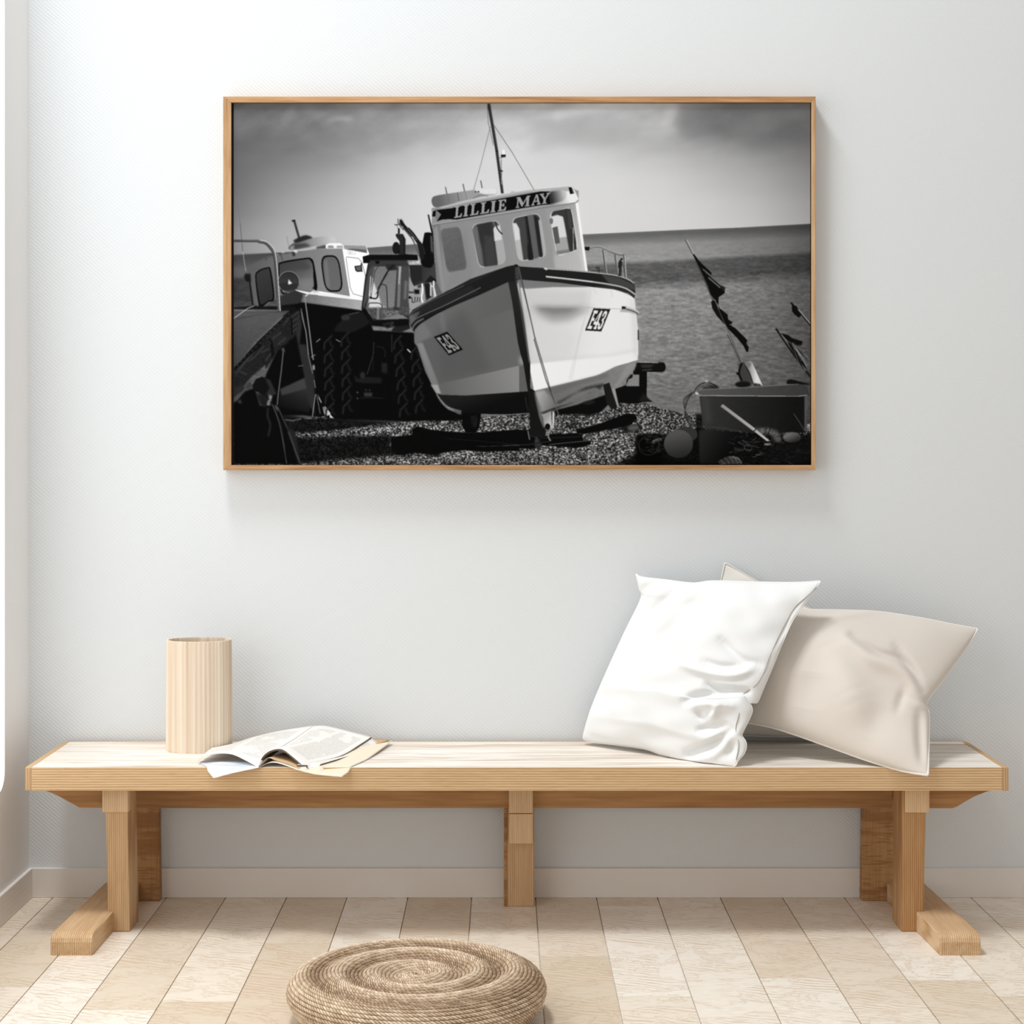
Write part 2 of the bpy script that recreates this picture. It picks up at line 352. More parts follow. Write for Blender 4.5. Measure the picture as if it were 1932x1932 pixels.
def paint():
    cv = Canvas(); W, H = cv.W, cv.H; P, Ln = cv.poly, cv.line
    cv.grain = vnoise(W, H, 5, 5, 3)*.6+vnoise(W, H, 12, 4, 4)*.4
    # sky
    xs = [440,530,620,710,800,890,980,1070,1160,1250,1340,1430,1530]
    ys = [195,220,245,270,300,340,390,440,480]
    sky = ctrl(W, H, xs, ys, [
      [98,108,112,125,152,166,170,178,190,172,132,120,112],
      [100,112,126,140,160,176,190,182,186,180,122,128,116],
      [96,112,124,142,168,180,196,182,178,168,128,122,108],
      [94,110,126,150,176,192,204,196,182,178,160,132,116],
      [95,114,134,166,190,202,208,207,205,196,178,158,132],
      [100,130,156,182,202,209,212,213,215,210,194,176,145],
      [110,145,170,190,206,212,214,216,216,215,208,192,160],
      [128,160,180,196,208,214,216,216,216,216,212,200,170],
      [130,165,182,196,208,214,216,216,216,216,212,200,170]])
    sky = blur(sky, 24)
    n = (vnoise(W,H,170,80,11,.5)-.5)*16+(vnoise(W,H,90,44,12,.6)-.5)*18+(vnoise(W,H,44,26,13,.5)-.5)*9+(vnoise(W,H,12,8,14,.4)-.5)*4
    Yp = np.arange(H)/SS+PY0
    sky += n*np.clip((330-Yp)/110, .05, 1)[:, None]
    cv.a[:] = sky
    P('c3 585,240 700,160 900,130 1785,130 1785,380 1300,400 1100,420 850,400 620,380', 100, 9, op=.35, sm=True)
    P('c3 420,300 500,130 580,130 540,260 470,330', 205, 6, op=.55, sm=True)
    P('c3 200,400 330,350 520,320 560,380 400,410', 198, 6, op=.5, sm=True)
    P('c2 1150,300 1400,260 1900,300 1900,500 1500,520 1150,540 1180,420', 172, 8, op=.55, sm=True)
    P('c2 1350,200 1500,170 1800,150 1850,190 1500,230 1380,290', 208, 5, op=.5, sm=True)
    P('c1 1040,290 1150,240 1300,245 1270,290 1150,280', 178, 4, op=.5, sm=True)
    P('c1 620,330 650,200 700,150 760,180 700,280', 132, 5, op=.5, sm=True)
    # sea
    Xp = np.arange(W)/SS+PX0
    hor = np.interp(Xp, [437,700,880,1104,1300,1392,1530], [480.5,466,452,441,432,428.5,421])
    D = Yp[:, None]-hor[None, :]
    dk = np.interp(Xp, [1180,1530], [545,475])-0
    sea = np.interp(D, [0,6,16,26,60,380], [98,92,112,138,140,104]).astype(np.float32)
    tl = np.interp(Xp, [437,1181,1530], [520,492,472])[None, :]
    bl = np.interp(Xp, [437,1181,1530], [580,543,520])[None, :]
    Yc = Yp[:, None]
    band = np.clip((Yc-tl)/8, 0, 1)*np.clip((bl+10-Yc)/22, 0, 1)
    sea = sea*(1-band*.38)
    vig = np.interp(Xp, [437,530,700,1180,1330,1450,1532], [.62,.72,1,1.1,1.05,.88,.66])[None, :]
    tx = (vnoise(W,H,14,4,21)-.5)*30+(vnoise(W,H,30,7,22)-.5)*26+(vnoise(W,H,6,3,23)-.5)*22
    am = np.clip(D/120, .12, 1)
    sea = np.clip((sea+tx*am)*vig, 10, 200)
    sea = blur(sea, 1)
    m = np.clip(D*1.2+.5, 0, 1)
    cv.a[:] = cv.a*(1-m)+sea*m
    P('B6 780,0 820,0 810,8 790,8', 70, 1)
    P('B5 0,560 900,600 1000,800 300,790 0,750', 100, 14, op=.35)
    # shingle beach
    pb = vnoise(W,H,3.4,2.6,31)*.6+vnoise(W,H,5.5,3.8,32)*.4
    pb = np.clip((pb-.30)*2.4, 0, 1)**1.5
    beach = (20+170*pb)*(.8+.4*vnoise(W,H,60,16,33))
    bm, x0, x1, y0, y1 = cv.mask([catmull(S('px 430,800 540,795 600,788 700,800 870,790 980,783 1060,772 1190,757 1240,769 1320,785 1540,800 1540,890 430,890'), 4)])
    cv.a[y0:y1, x0:x1] = cv.a[y0:y1, x0:x1]*(1-bm)+beach[y0:y1, x0:x1]*bm
    sh = lambda st, f=.18, soft=2, **k: cv.poly(st, 0, soft, mul=f, **k)
    sh('c7 -300,1180 0,1225 400,1225 1000,1265 1250,1250 1100,1275 700,1325 300,1375 0,1400 -300,1400')
    sh('c7 -300,1500 -200,1440 0,1455 600,1445 1010,1425 1020,1640 1650,1650 1300,1670 900,1690 500,1730 0,1770 -300,1800', .17, 3)
    sh('B4 1350,1530 1560,1430 1640,1380 1640,1180 1932,1150 1932,1560', .1, 3)
    sh('B5 0,1000 300,1000 660,950 1932,1000 1932,1320 0,1320', .09, 3)
    sh('B5 620,780 700,780 700,1000 640,1000', .2, 2)
    # second boat and its platform, far left
    P('c4 430,640 700,500 860,470 1430,380 1830,370 1960,1070 1130,975 900,1075 700,1210 540,1210 480,900', (84, 470,500, 128, 620,520), 1)
    P('c4 235,455 700,440 870,440 870,480 450,620 235,640', 74, 2, op=.35)
    P('c4 550,800 590,700 720,650 780,690 830,1100 740,1160 650,1225 600,1190', 6, sm=True)
    P('c4 566,800 605,715 715,668 760,700 808,1080 735,1140 655,1190 615,1150', (52, 490,510, 40, 510,570), sm=True)
    P('c4 890,640 930,570 1280,510 1370,520 1410,600 1455,900 1440,990 1380,960 1130,970 950,1040 900,850', 5, sm=True)
    P('c4 905,650 945,590 1280,532 1350,540 1390,620 1400,800 1380,960 1120,965 960,1020 915,850', (58, 540,500, 112, 575,545), sm=True)
    P('c4 1200,830 1390,810 1385,960 1200,950', 118, 3, op=.7)
    P('c4 930,620 1250,560 1380,640 1300,690 930,700', 62, 3, op=.7)
    cv.rq('c4 1495,475 1770,470 1845,1005 1570,1010', 8, .35)
    cv.rq('c4 1520,500 1755,490 1820,985 1585,985', (92, 610,490, 98, 640,540), .35)
    P('c4 1560,540 1600,540 1640,960 1590,940', 128, 2, op=.5)
    cv.ell('c4 1040,862', 20.5, 20.5, 150)
    cv.ell('c4 1040,862', 19.6, 19.6, (38, 545,510, 62, 545,550))
    P('c4 895,890 960,870 1080,880 1190,890 1160,960 1050,985 940,980', 40, 1)
    P('c4 1040,820 1065,860 1090,880 1060,895 1030,900', 220, .5)
    # orca white side
    P('c6 355,530 745,600 760,700 700,1240 640,1310 0,1230 0,1150 465,1225', 246)
    P('c6 0,535 355,530 465,1230 0,1180 -100,1140', (118, 610,470, 140, 650,520), op=.0)
    P('c6 380,480 700,490 700,545 600,535 370,520', 142)
    P('c6 700,485 745,600 720,610', 250)
    Ln('c6 448,548 434,560 432,602 446,618 460,606 460,562 448,548', .7, 172); Ln('c6 472,618 470,550 488,552 490,578 474,584 496,618', .7, 172); Ln('c6 520,558 508,552 500,566 504,604 518,616 526,606', .7, 172); Ln('c6 530,618 536,552 552,618', .7, 172); Ln('c6 534,596 548,596', .6, 172)
    Ln('c6 408,665 415,650 590,672 640,730 700,960', 1.1, 95); Ln('c6 408,665 470,1100 510,1190 660,1235', 1.1, 110)
    P('c6 530,785 640,770 640,865 570,870 545,850', 20); P('c6 550,795 625,785 625,850 565,850', 90)
    Ln('c6 630,740 640,870', 2.2, 30)
    # orca gunwale
    P('c4 1130,975 1330,1010 1500,1020 1935,1075 1935,1100 1300,1040 1140,990', 225)
    P('c4 1220,1050 1330,1045 1960,1115 2180,1140 2180,1290 1930,1250 1220,1160', (105, 575,560, 165, 680,580), 0, tex=8)
    P('c4 930,1075 1130,980 1250,1050 1220,1160 1100,1190 900,1210', 44, 1)
    P('c4 1280,1065 1330,1020 1400,990 1470,1000 1510,1030 1460,1015 1400,1010 1340,1030 1290,1080', 215)
    # orca roof
    Ln('c1 735,1245 785,1420', 4.6, 55); Ln('c1 722,1248 772,1420', 1.2, 150, soft=0); P('c1 712,1245 730,1237 750,1240 745,1256 716,1258', 25)
    P('c1 680,1510 720,1470 830,1430 1000,1400 1100,1400 1140,1440 1090,1470 950,1490 730,1530', (85, 550,465, 190, 628,450), sm=True)
    P('c1 720,1475 850,1465 900,1495 740,1520', 48, 2, op=.8)
    P('c1 730,1440 790,1405 850,1388 910,1410 860,1430 760,1460', 35, 1, sm=True)
    P('c1 950,1500 1040,1480 1050,1515 950,1520', 70, 1)
    P('c1 1040,1480 1070,1465 1180,1465 1215,1490 1215,1515 1040,1515', 235, sm=False)
    P('c1 1060,1490 1110,1490 1120,1510 1060,1510', 110, 1); P('c1 1145,1492 1205,1492 1205,1508 1145,1508', 120, 1)
    P('c1 700,1500 740,1480 730,1530 690,1530', 150, 1, op=.7); P('c1 715,1550 745,1545 745,1590 722,1590', 40, 1); P('c1 725,1530 765,1530 765,1560 735,1550', 210, 1)
    P('c1 610,1540 640,1535 645,1560 615,1560', 170, 1); P('c1 560,1568 580,1565 582,1580 560,1580', 140, 1)
    Ln('c1 665,1400 683,1490', .8, 110); Ln('c1 605,1570 625,1630', 1, 40); Ln('c1 455,1600 475,1615 460,1630', 1.5, 55)
    Ln('c1 198,1085 228,1400 245,1560 268,1735', .7, 100); Ln('c4 330,0 360,330 400,690', .9, 70); Ln('c4 370,420 410,700', .8, 185)
    P('c4 385,790 405,740 480,740 490,860 420,860', 20, 1); Ln('c4 470,860 515,1210', 3, 18); Ln('c4 490,860 535,1210', 1, 80)
    # dark under the second boat
    P('c4 900,1210 1150,1180 1220,1160 1930,1255 2180,1290 c7 800,150 1300,180 1300,300 1900,1150 1900,1250 1200,1265 400,1240 -60,1190 -300,1190 -600,900 -250,130', 5, 1)
    P('c5 915,660 1275,492 1370,880 1330,1000 1010,940 890,900', (52, 570,715, 12, 540,770), 1)
    P('c5 915,655 1275,492 1320,640 940,750', 62, 1, op=.8)
    # slipway deck
    P('c4 235,1290 870,1290 1060,1280 850,1450 540,1740 220,2200 220,1300', (78, 470,600, 62, 450,680), 1, tex=5)
    P('c4 235,1250 235,1300 930,1300 930,1270 530,1215 430,1225', 50, 1)
    P('c4 235,1265 880,1270 880,1290 235,1295', 105, .5)
    P('c4 235,1400 850,1300 1040,1285 1000,1310 800,1310 300,1410', 45, 1, op=.6)
    P('c4 235,1235 540,1215 700,1220 930,1215 1140,1230 1140,1280 930,1270 235,1255', 15, 1)
    Ln('c4 240,1395 440,1250 530,1215', 1.2, 190)
    # fringe of tyres and netting along the slipway
    P('c4 430,1932 620,1720 820,1530 1020,1350 1160,1280 1200,1300 1200,1600 900,1850 700,2150 c5 700,300 500,470 240,780 230,420 430,230 640,0', 28, 1, tex=8)
    Ln('c4 420,1950 620,1730 820,1540 1000,1370 1120,1290', 5, 16); Ln('c5 235,380 480,130 640,0', 6, 12)
    for k in range(9): Ln([(505+k*1.2-8, 622-k*0.2+k*4.2), (530+k*3-8, 612+k*4.5)], 1, 62, op=.5)
    for a in ('c4 1080,1380 1200,1290','c4 1090,1450 1210,1360','c4 1090,1530 1210,1430','c4 1090,1600 1210,1500','c4 960,1500 1040,1390','c4 800,1700 930,1600','c4 880,1780 1000,1680','c5 260,450 400,270','c5 430,260 560,170','c5 560,170 680,20','c5 640,120 760,60','c5 330,400 430,440','c5 700,240 790,120'):
        Ln(a, 2.2, 66, soft=1, op=.8)
    for a in ('c4 740,1700 790,1740 820,1932','c4 1080,1400 1090,1640','c5 780,0 800,200'): Ln(a, 2.5, 6, sm=True)
    for k in range(16):
        x = 545-k*6.9; y = 592+k*7.0
        Ln([(x-1.5, y+1), (x+1, y-1.4)], .9, 120, op=.6)
    P('c4 1180,1250 1230,1500 c5 1200,0 1290,0 1420,480 1420,1050 1350,900 c4 1180,1800 1150,1650', 40, 1)
    Ln('c4 1220,1250 1240,1400 1290,1580 c5 1330,180 1390,430', 2.0, 108, op=.9); Ln('c4 1230,1300 1300,1650 1330,1932', 1.2, 150, op=.8)
    Ln('c4 1275,1070 1290,1200 1340,1560 1385,1932 c5 1400,230', 2.2, 128)
    Ln('c5 960,110 930,400 890,700 870,900', 2.2, 90); Ln('c5 685,310 700,480', 1.2, 90); P('c5 930,60 975,50 985,120 950,110', 75, 1)
    P('c5 1390,300 1415,300 1420,380 1390,370', 170, 1); Ln('c5 1365,190 1430,150', 1.2, 150); Ln('c5 1180,320 1250,310', 1.5, 100); Ln('c5 1410,520 1430,640', 1.5, 120)
    Ln('c5 1430,730 1385,1060', 1.2, 165); Ln('c5 1445,730 1500,1020', 1.2, 120); P('c5 1465,730 1520,840 1515,870 1480,800', 150); P('c5 1530,920 1575,905 1650,1010 1640,1040 1560,1030', (90,608,770,210,622,782)); P('c5 1640,1020 1700,1085 1640,1075', 200); Ln('c5 1520,1070 1640,1030', 1.6, 140)
    Ln('c5 980,1105 1100,1120 1220,1090', 2, 150, soft=.5, op=.6)
    # rail
    Ln('c4 235,262 600,262', 5.5, 64); Ln('c4 235,282 600,282', 1.4, 120); Ln('c4 240,245 600,247', .9, 150)
    Ln('c4 600,270 700,290 780,370 830,460 860,700 880,1000 905,1280', 6.2, 84, sm=True); Ln('c4 620,250 720,275 800,350 845,450 875,700 895,1000 915,1290', 1.4, 205, sm=True); Ln('c4 590,288 690,305 765,380 815,480 840,700 865,1100', 1.2, 40, sm=True)
    # tractor
    P('c6 640,1390 740,740 790,780 800,700 1320,740 1330,1600 860,1620 770,1600', 38)
    P('c6 810,790 1170,790 1190,1480 1330,1560 860,1570 740,1480 700,1400 745,1240', (108, 720,480, 120, 735,580), tex=6)
    P('c6 745,1240 810,1010 900,1260 930,1370 1020,1390 740,1390', 205, 1)
    P('c6 1170,780 1220,780 1200,1480 1120,1480', 110); P('c6 1150,800 1175,800 1150,1440 1110,1440', 62); P('c6 1185,790 1215,790 1190,1050 1170,1050', 160)
    P('c6 1220,760 1330,760 1330,1520 1190,1500', 66); P('c6 1260,1000 1310,1000 1290,1260 1250,1280', 100, 1)
    P('c6 1330,940 1400,1060 1560,1080 1560,1290 1380,1440 1320,1310', 150, 1)
    P('c6 650,645 740,620 1100,620 1270,610 1450,620 1460,700 1300,700 1290,740 660,740', 10)
    P('c6 760,700 1310,700 1310,760 990,760 990,800 1150,840 1150,780 1320,790 1320,760 780,790 740,1000 650,1400 690,950', 52, 1)
    P('c6 790,780 830,780 770,1060 740,1240 660,1400 640,1400 740,860', 70, 1)
    Ln('c6 735,745 690,1000 640,1420', 2, 12)
    P('c6 990,770 1130,750 1150,840 1060,850 1000,830', 38, 1); P('c6 830,710 900,710 890,750 850,755', 8)
    Ln('c6 880,790 830,860 800,1040 770,1240', 1.6, 55); Ln('c6 1110,770 1020,860 930,1020 880,1120 860,1250 780,1255', (3, 2.4), 22, sm=True); Ln('c6 1020,890 950,1010 840,1200', 1.5, 80)
    Ln('c6 880,1140 920,1060 970,1060 1000,1110 1015,1400', 2, 50, sm=True); Ln('c6 720,1400 740,1340 780,1325 890,1330 930,1360 935,1400', 1.8, 60, sm=True); cv.ell('c6 770,1248', 2.3, 2.3, 8)
    Ln('c6 770,930 745,1230', 1.4, 225); Ln('c6 800,960 775,1180', 1, 225)
    P('c6 700,1400 1330,1390 1330,1500 1180,1480 900,1570 780,1540', 74, 1, tex=22)
    P('c6 860,1370 890,1370 890,1560 860,1560', 150, 1, op=.7); P('c6 1100,1380 1200,1400 1190,1440 1100,1430', 46, 1)
    P('c6 930,1440 1170,1430 1190,1500 1000,1520', 120, 1, tex=60, op=.5)
    P('c6 640,1400 700,1420 800,1580 780,1620 640,1460', 8)
    P('c6 1330,770 1500,770 1540,760 1640,810 1700,720 1740,760 1780,1010 1530,1030 1400,1080 1360,1000', (34, 780,500, 58, 815,510), 0)
    P('c6 1340,790 1510,790 1520,1000 1390,1050', 34, 1); P('c6 1560,1020 1640,920 1730,990 1720,1010 1560,1030', 24)
    P('c6 1310,740 1480,700 1500,750 1340,760', 190, 1, op=.8, tex=60)
    P('c6 1500,700 1530,740 1640,815 1700,720 1560,600 1550,330 1575,300 1630,290 1680,330 1690,560 1700,690 1640,680', 12)
    P('c6 1545,340 1575,295 1640,295 1670,340 1650,640 1700,700 1640,810 1500,730', 10, sm=True); P('c6 1640,330 1668,350 1680,600 1650,560', 90, 1)
    Ln('c6 1610,30 1650,220 1730,560', (2.6, 3.6), 16); Ln('c6 1730,560 1760,700 1790,1010', 4.2, 215); P('c6 1740,820 1780,810 1790,880 1760,880', 60, 1, op=.7); P('c6 1725,680 1760,690 1820,970 1800,1020 1780,990', 235)
    Ln('c6 1200,110 1260,200 1390,340', (4, 7), 26); Ln('c6 1310,230 1380,310 1440,400 1510,500 1540,620', (5, 9), 32, sm=True); Ln('c6 1310,240 1390,340 1500,470', 1.2, 95)
    Ln('c6 1240,220 1380,390 1430,500 1510,700', (2, 2.6), 60); Ln('c6 1400,420 1440,520 1510,680', 1, 120); P('c6 1440,400 1500,440 1540,560 1550,680 1500,700 1470,560', 24)
    P('c6 1190,110 1215,95 1240,130 1260,190 1230,210 1190,170', 22, 1); Ln('c6 1170,90 1165,140 1200,200 1250,260', 1.4, 50); Ln('c6 1115,180 1180,175', 1.6, 30); Ln('c6 1150,180 1165,230', 1.3, 110)
    Ln('c6 1182,230 1180,310', 3.4, 14); P('c6 1128,330 1150,310 1240,315 1275,390 1275,610 1190,620 1190,420 1150,370', 36); cv.ell('c6 1140,520', 7.2, 11.5, 22); P('c6 1230,320 1275,390 1270,610 1250,610 1250,400', 22, 1)
    P('c6 1160,560 1195,550 1195,610 1150,600', 15)
    P('c6 1325,1155 1400,1160 1400,1185 1325,1180', 60); P('c6 1400,1130 1480,1130 1480,1195 1410,1195', 14, 1); cv.ell('c6 1340,1245', 2.6, 2.6, 12); Ln('c6 1455,1090 1510,1080', 4, 40, soft=1)
    for a in ('1375,1240 1375,1310','1420,1235 1410,1310 1440,1300','1455,1235 1450,1310','1490,1235 1485,1310','1365,1310 1410,1320'): Ln('c6 '+a, 1.6, 36)
    P('c6 1550,1040 1640,1030 1650,1240 1580,1290', 24, 1); Ln('c6 1520,1040 1525,1150 1510,1250 1530,1320', 3, 235, sm=True); Ln('c6 1690,1000 1690,1100 1720,1230', 3, 225, sm=True); Ln('c6 1630,1030 1680,1100 1700,1250', 2.4, 180); Ln('c6 1645,1060 1645,1220', 3, 200)
    P('c6 1720,1020 1840,1050 1830,1150 1730,1230', 92, 1)
    # mudguards, tyres
    P('c6 230,1740 280,1640 350,1590 340,1510 400,1490 640,1450 760,1600 720,1650 540,1740 480,1760', 22, 1); P('c6 335,1520 420,1490 470,1520 450,1575 350,1575', 46, 1); Ln('c6 450,1495 600,1460', 1, 95)
    P('c6 1060,1740 1130,1650 1260,1580 1330,1620 1350,1700 1200,1760', 28, 1); P('c6 770,1600 1100,1600 1200,1560 1330,1570 1330,1600 1000,1650 790,1640', 14, 1)
    P('c6 930,1620 1110,1600 1100,1680 1000,1700', 40, 1, tex=40, op=.8); Ln('c6 1100,1660 1160,1620', 2.4, 150); 
    P('c6 760,1585 1330,1560 1330,1650 1000,1680 760,1660', 9, 1); P('c6 930,1620 1110,1600 1100,1680 1000,1700', 34, 1, tex=40, op=.8)
    for (x, y0, y1, dx) in ((210,300,1180,150),(420,260,1150,140),(1060,300,1150,140),(1270,420,1150,130)):
        for j, y in enumerate(range(y0, y1, 165)):
            xx = x+(j*14 if x > 900 else j*4)
            Ln([(580+(xx+dx*.62)/6.44, 600+(y-90)/6.44), (580+xx/6.44, 600+y/6.44), (580+(xx-10)/6.44, 600+(y+90)/6.44)], 3.6, 33, soft=.8, op=.95)
            Ln([(580+(xx+60)/6.44, 600+(y-30)/6.44), (580+(xx+78)/6.44, 600+(y+30)/6.44), (580+(xx+110)/6.44, 600+(y+60)/6.44)], 4.2, 25, soft=1, op=.9)
    for a in ('c7 105,295 155,255','c7 345,262 400,292','c7 1215,380 1255,420'): Ln(a, 1.6, 130)
    Ln('c7 1215,380 1255,420', 2.6, 190); Ln('c7 810,290 800,450 725,690', 1.8, 42); Ln('c7 1025,200 1025,420', 1.8, 45); Ln('c7 800,450 795,650', 1, 30)
    P('c7 570,700 620,740 700,720 900,730 900,800 700,800 580,780', 24, 1); cv.ell('c7 670,700', 5, 6.5, 38, soft=1); P('c7 685,910 790,910 790,960 690,960', 48, 1); cv.ell('c7 608,910', 2, 2, 60); cv.ell('c7 608,982', 2, 2, 55); cv.ell('c7 712,882', 1.4, 1.4, 60); cv.ell('c7 758,882', 1.4, 1.4, 60); Ln('c7 640,975 920,978', 1, 40)
    P('c7 900,550 970,550 970,680 900,660', 30, 1); Ln('c7 840,350 920,360 950,420 940,480', 1.4, 34)
    # person in a cap, seen from behind in deep shade
    P('c5 235,640 380,600 400,640 350,700 240,760', 38, 1); P('c5 400,620 470,535 510,600 500,640 420,665', 56, 1)
    P('c5 230,860 280,830 400,690 540,640 620,900 860,880 940,960 1010,1200 1110,1260 1160,1380 1180,1560 1220,1760 230,1760', 5, 1)
    P('c5 290,840 330,800 360,860 320,870', 50, 1); P('c5 560,720 720,740 740,880 690,930 620,880', 24, 2)
    P('c5 510,600 560,510 650,475 770,525 860,720 830,740 700,740 600,700 520,680', 12, sm=False); P('c5 690,490 770,525 860,720 830,742 700,738 760,640', 38, 1)
    P('c5 740,740 800,740 790,800 770,900 720,890 740,800', 90, 1, tex=80); P('c5 745,745 800,745 790,780 750,790', 120, 1, tex=60, op=.6)
    Ln('c5 740,930 730,1050 770,1180 740,1350', 3.4, 36, soft=1, sm=True); Ln('c5 800,880 900,1150 960,1450 1010,1750', 2, 62, sm=True); Ln('c5 820,900 930,1180 980,1500 1000,1700', 1, 40); Ln('c5 880,920 960,1100 1050,1300', 2.6, 50, sm=True); P('c5 830,880 870,910 890,990 860,960', 95, 1)
    P('c5 1010,1200 1110,1260 1160,1380 1180,1560 1220,1760 1180,1760 1100,1500 1030,1330', 30, 1); Ln('c5 1040,1280 1110,1480 1150,1600 1210,1750', 2.4, 62, soft=.5)
    # timbers on the shingle
    P('B3 60,1440 370,1400 380,1310 450,1280 700,1340 1120,1370 1300,1370 1932,1330 1932,1640 1400,1650 1150,1630 850,1660 700,1705 400,1665 200,1705 60,1640', 5, .5, tex=3)
    P('B4 -20,1112 330,1110 330,1190 510,1190 570,1160 900,1150 960,1165 975,1235 1060,1240 1070,1285 900,1330 750,1320 450,1300 380,1345 200,1335 -20,1365', 6, .5)
    P('B4 900,1110 1150,1040 1500,910 1600,915 1630,960 1600,1000 1540,1060 1000,1160 900,1150', 6, .5); P('B4 1410,1100 1500,1060 1640,1040 1680,1080 1640,1115 1500,1125', 18, 1); P('B4 1510,1065 1650,1045 1650,1110 1520,1115', 105, 2, op=.8)
    Ln('B4 1590,990 1690,1090', 2.5, 24)
    Ln('B4 300,1120 320,1230', 2.2, 110); Ln('B4 560,1290 800,1265 1060,1240', 1.2, 90); Ln('B4 450,1215 950,1190', 1, 45); Ln('B4 0,1300 300,1290 560,1250', 1, 60); Ln('B3 900,1460 1932,1545', .8, 32); Ln('B3 1300,1575 1932,1560', .8, 60)
    P('B4 390,1180 440,1220 470,1300 430,1370 380,1310', 42, 1, tex=40); Ln('B4 425,1360 430,1520', 2.5, 30, op=.7)
    # wheel and trailer behind the hull
    P('B4 620,870 900,800 1240,680 1300,720 1280,810 1190,890 1050,930 900,915 640,930', 8, 1); cv.ell('B4 1040,775', 12, 4, 30, soft=1, rot=-8)
    P('B3 1085,990 1380,1060 1370,1150 1350,1300 1290,1370 1150,1370 1110,1290', 5); P('B3 1230,1130 1310,1120 1330,1200 1290,1310 1240,1260', 22, 1, tex=12)
    P('B4 1500,480 1580,430 1580,340 1900,280 1960,300 1970,390 1750,395 1745,720 1820,765 1700,770 1640,790 1370,780 1360,610 1500,560', 9)
    P('B4 1495,430 1655,435 1655,575 1495,575 1520,500', 132, 0, tex=10); P('B4 1500,505 1570,470 1580,430 1495,430', 9)
    P('B2 1420,1570 1700,1575 1770,1580 1785,1640 1740,1690 1600,1690 1480,1680 1420,1620', 14); Ln('B2 1430,1572 1700,1578', 1, 175); cv.ell('B2 1745,1630', 6, 9, 14); P('B2 1470,1600 1650,1595 1600,1640 1500,1640', 46, 1); Ln('B2 1500,1670 1620,1660', 1.2, 90); P('B4 1640,760 1710,660 1800,765', 26, 1)
    # ---- the boat: wheelhouse
    P('c2 175,1290 185,1140 1480,920 1590,960 1590,1060 1560,1080 1680,1740 1240,1700 900,1690 300,1932', (132, 830,460, 150, 1090,480))
    P('c8 200,520 280,500 330,1210 310,1260 240,1100', 118, 0)
    P('c2 195,1330 230,1300 310,1932 270,1932', 138, 1)
    P('c8 330,1200 560,480 640,1000 600,1090 ', 125, 3, op=.5)
    P('c8 520,480 1000,410 1010,930 620,1090 590,900', 138, 3, op=.5)
    P('c8 1380,350 1690,290 1810,1000 1480,970 1460,840', (150,1035,480,205,1105,500), 1)
    P('c8 1470,830 1640,820 1700,740 1780,1000 1480,970', 178, 3, op=.7)
    P('c8 1690,285 1720,285 1820,1000 1795,1000', 243)
    # roof edge
    P('c8 195,440 190,340 250,330 620,250 1200,150 1620,115 1700,170 1725,250 1690,275 1300,340 800,420 200,520', (140, 820,400, 152, 1030,370))
    P('c8 1420,170 1620,118 1680,150 1725,245 1690,280 1420,320', (150,1040,370,232,1070,360))
    P('c8 1360,160 1620,118 1660,130 1640,160 1500,170', 170, 1)
    P('c8 250,325 620,250 1200,150 1600,118 1400,160 1200,170 640,265 300,340', 175, 0)
    Ln('c8 200,520 800,425 1300,345 1700,282', 1.4, 95, op=.7); Ln('c8 200,510 800,415 1300,335', 1, 170)
    P('c8 415,335 640,290 1330,165 1420,165 1430,300 1330,310 900,380 450,460 380,455 300,460 245,480 290,405 235,360 410,340', 8)
    P('c8 1420,180 1440,165 1560,150 1600,180 1590,240 1560,265 1430,300', (20,1040,385,190,1068,378), 1)
    P('c8 195,430 205,375 235,360 240,425', 8); P('c8 1620,122 1650,120 1682,185 1636,195', 14); P('c8 1650,122 1682,185 1665,188', 90)
    P('c8 235,365 245,365 290,405 245,480 230,440', 118)
    top = lambda x: 1112-(x-392)*.150
    for ch, a, b in (('L',390,472),('I',474,534),('L',540,632),('L',637,734),('I',733,800),('E',806,896),('M',985,1120),('A',1133,1228),('Y',1208,1312)):
        ta, tb = top(a), top(b); h = 112 if a < 900 else 104
        q = [(780+X/5.084, 170+Y/5.084) for X, Y in ((a+9-3,ta),(b+9-3,tb),(b-3,tb+h),(a-3,ta+h))]
        glyph(cv, ch, q, 152)
    # windows
    def win(st, g, fr=None):
        if fr: cv.rq(st, fr, .22)
    cv.rq('c8 275,560 490,530 570,980 350,1020', 105, .2); cv.rq('c8 288,565 484,540 555,975 355,1002', (100, 840,420, 88, 870,500), .2, tex=6)
    cv.rq('c8 600,510 900,460 975,915 680,975', 168, .2); cv.rq('c8 610,520 890,470 962,900 690,960', 88, .2, tex=6)
    P('c8 665,510 820,480 850,560 880,935 740,955 720,800', 50, .5); P('c8 670,520 800,490 830,620 740,720 700,700', 44, 2, op=.7)
    P('c8 835,560 850,530 905,520 960,860 940,920 885,935', 165, .5); P('c8 838,545 900,520 925,670 845,685', 205, .5); Ln('c8 855,480 880,560 930,615', 2.2, 40, sm=True); P('c8 612,560 665,540 720,940 690,930', 100, 1)
    P('c8 735,620 830,640 870,930 760,950', 66, 2, op=.6)
    cv.rq('c8 1020,445 1320,385 1395,850 1095,905', 185, .2); cv.rq('c8 1030,450 1315,395 1385,835 1105,895', 62, .2)
    P('c8 1035,500 1070,495 1105,560 1150,890 1100,870', 180, .5); P('c8 1040,500 1075,500 1108,560 1115,670 1065,680', 210, .5)
    P('c8 1160,425 1190,420 1255,880 1200,885', 28); P('c8 1190,415 1250,405 1310,860 1260,875', 92, .5); P('c8 1255,410 1300,440 1350,850 1320,855', 34)
    P('c8 1305,470 1330,450 1385,830 1355,840', 170, .5); P('c8 1100,500 1170,440 1200,700 1150,880', 66, 1, op=.7)
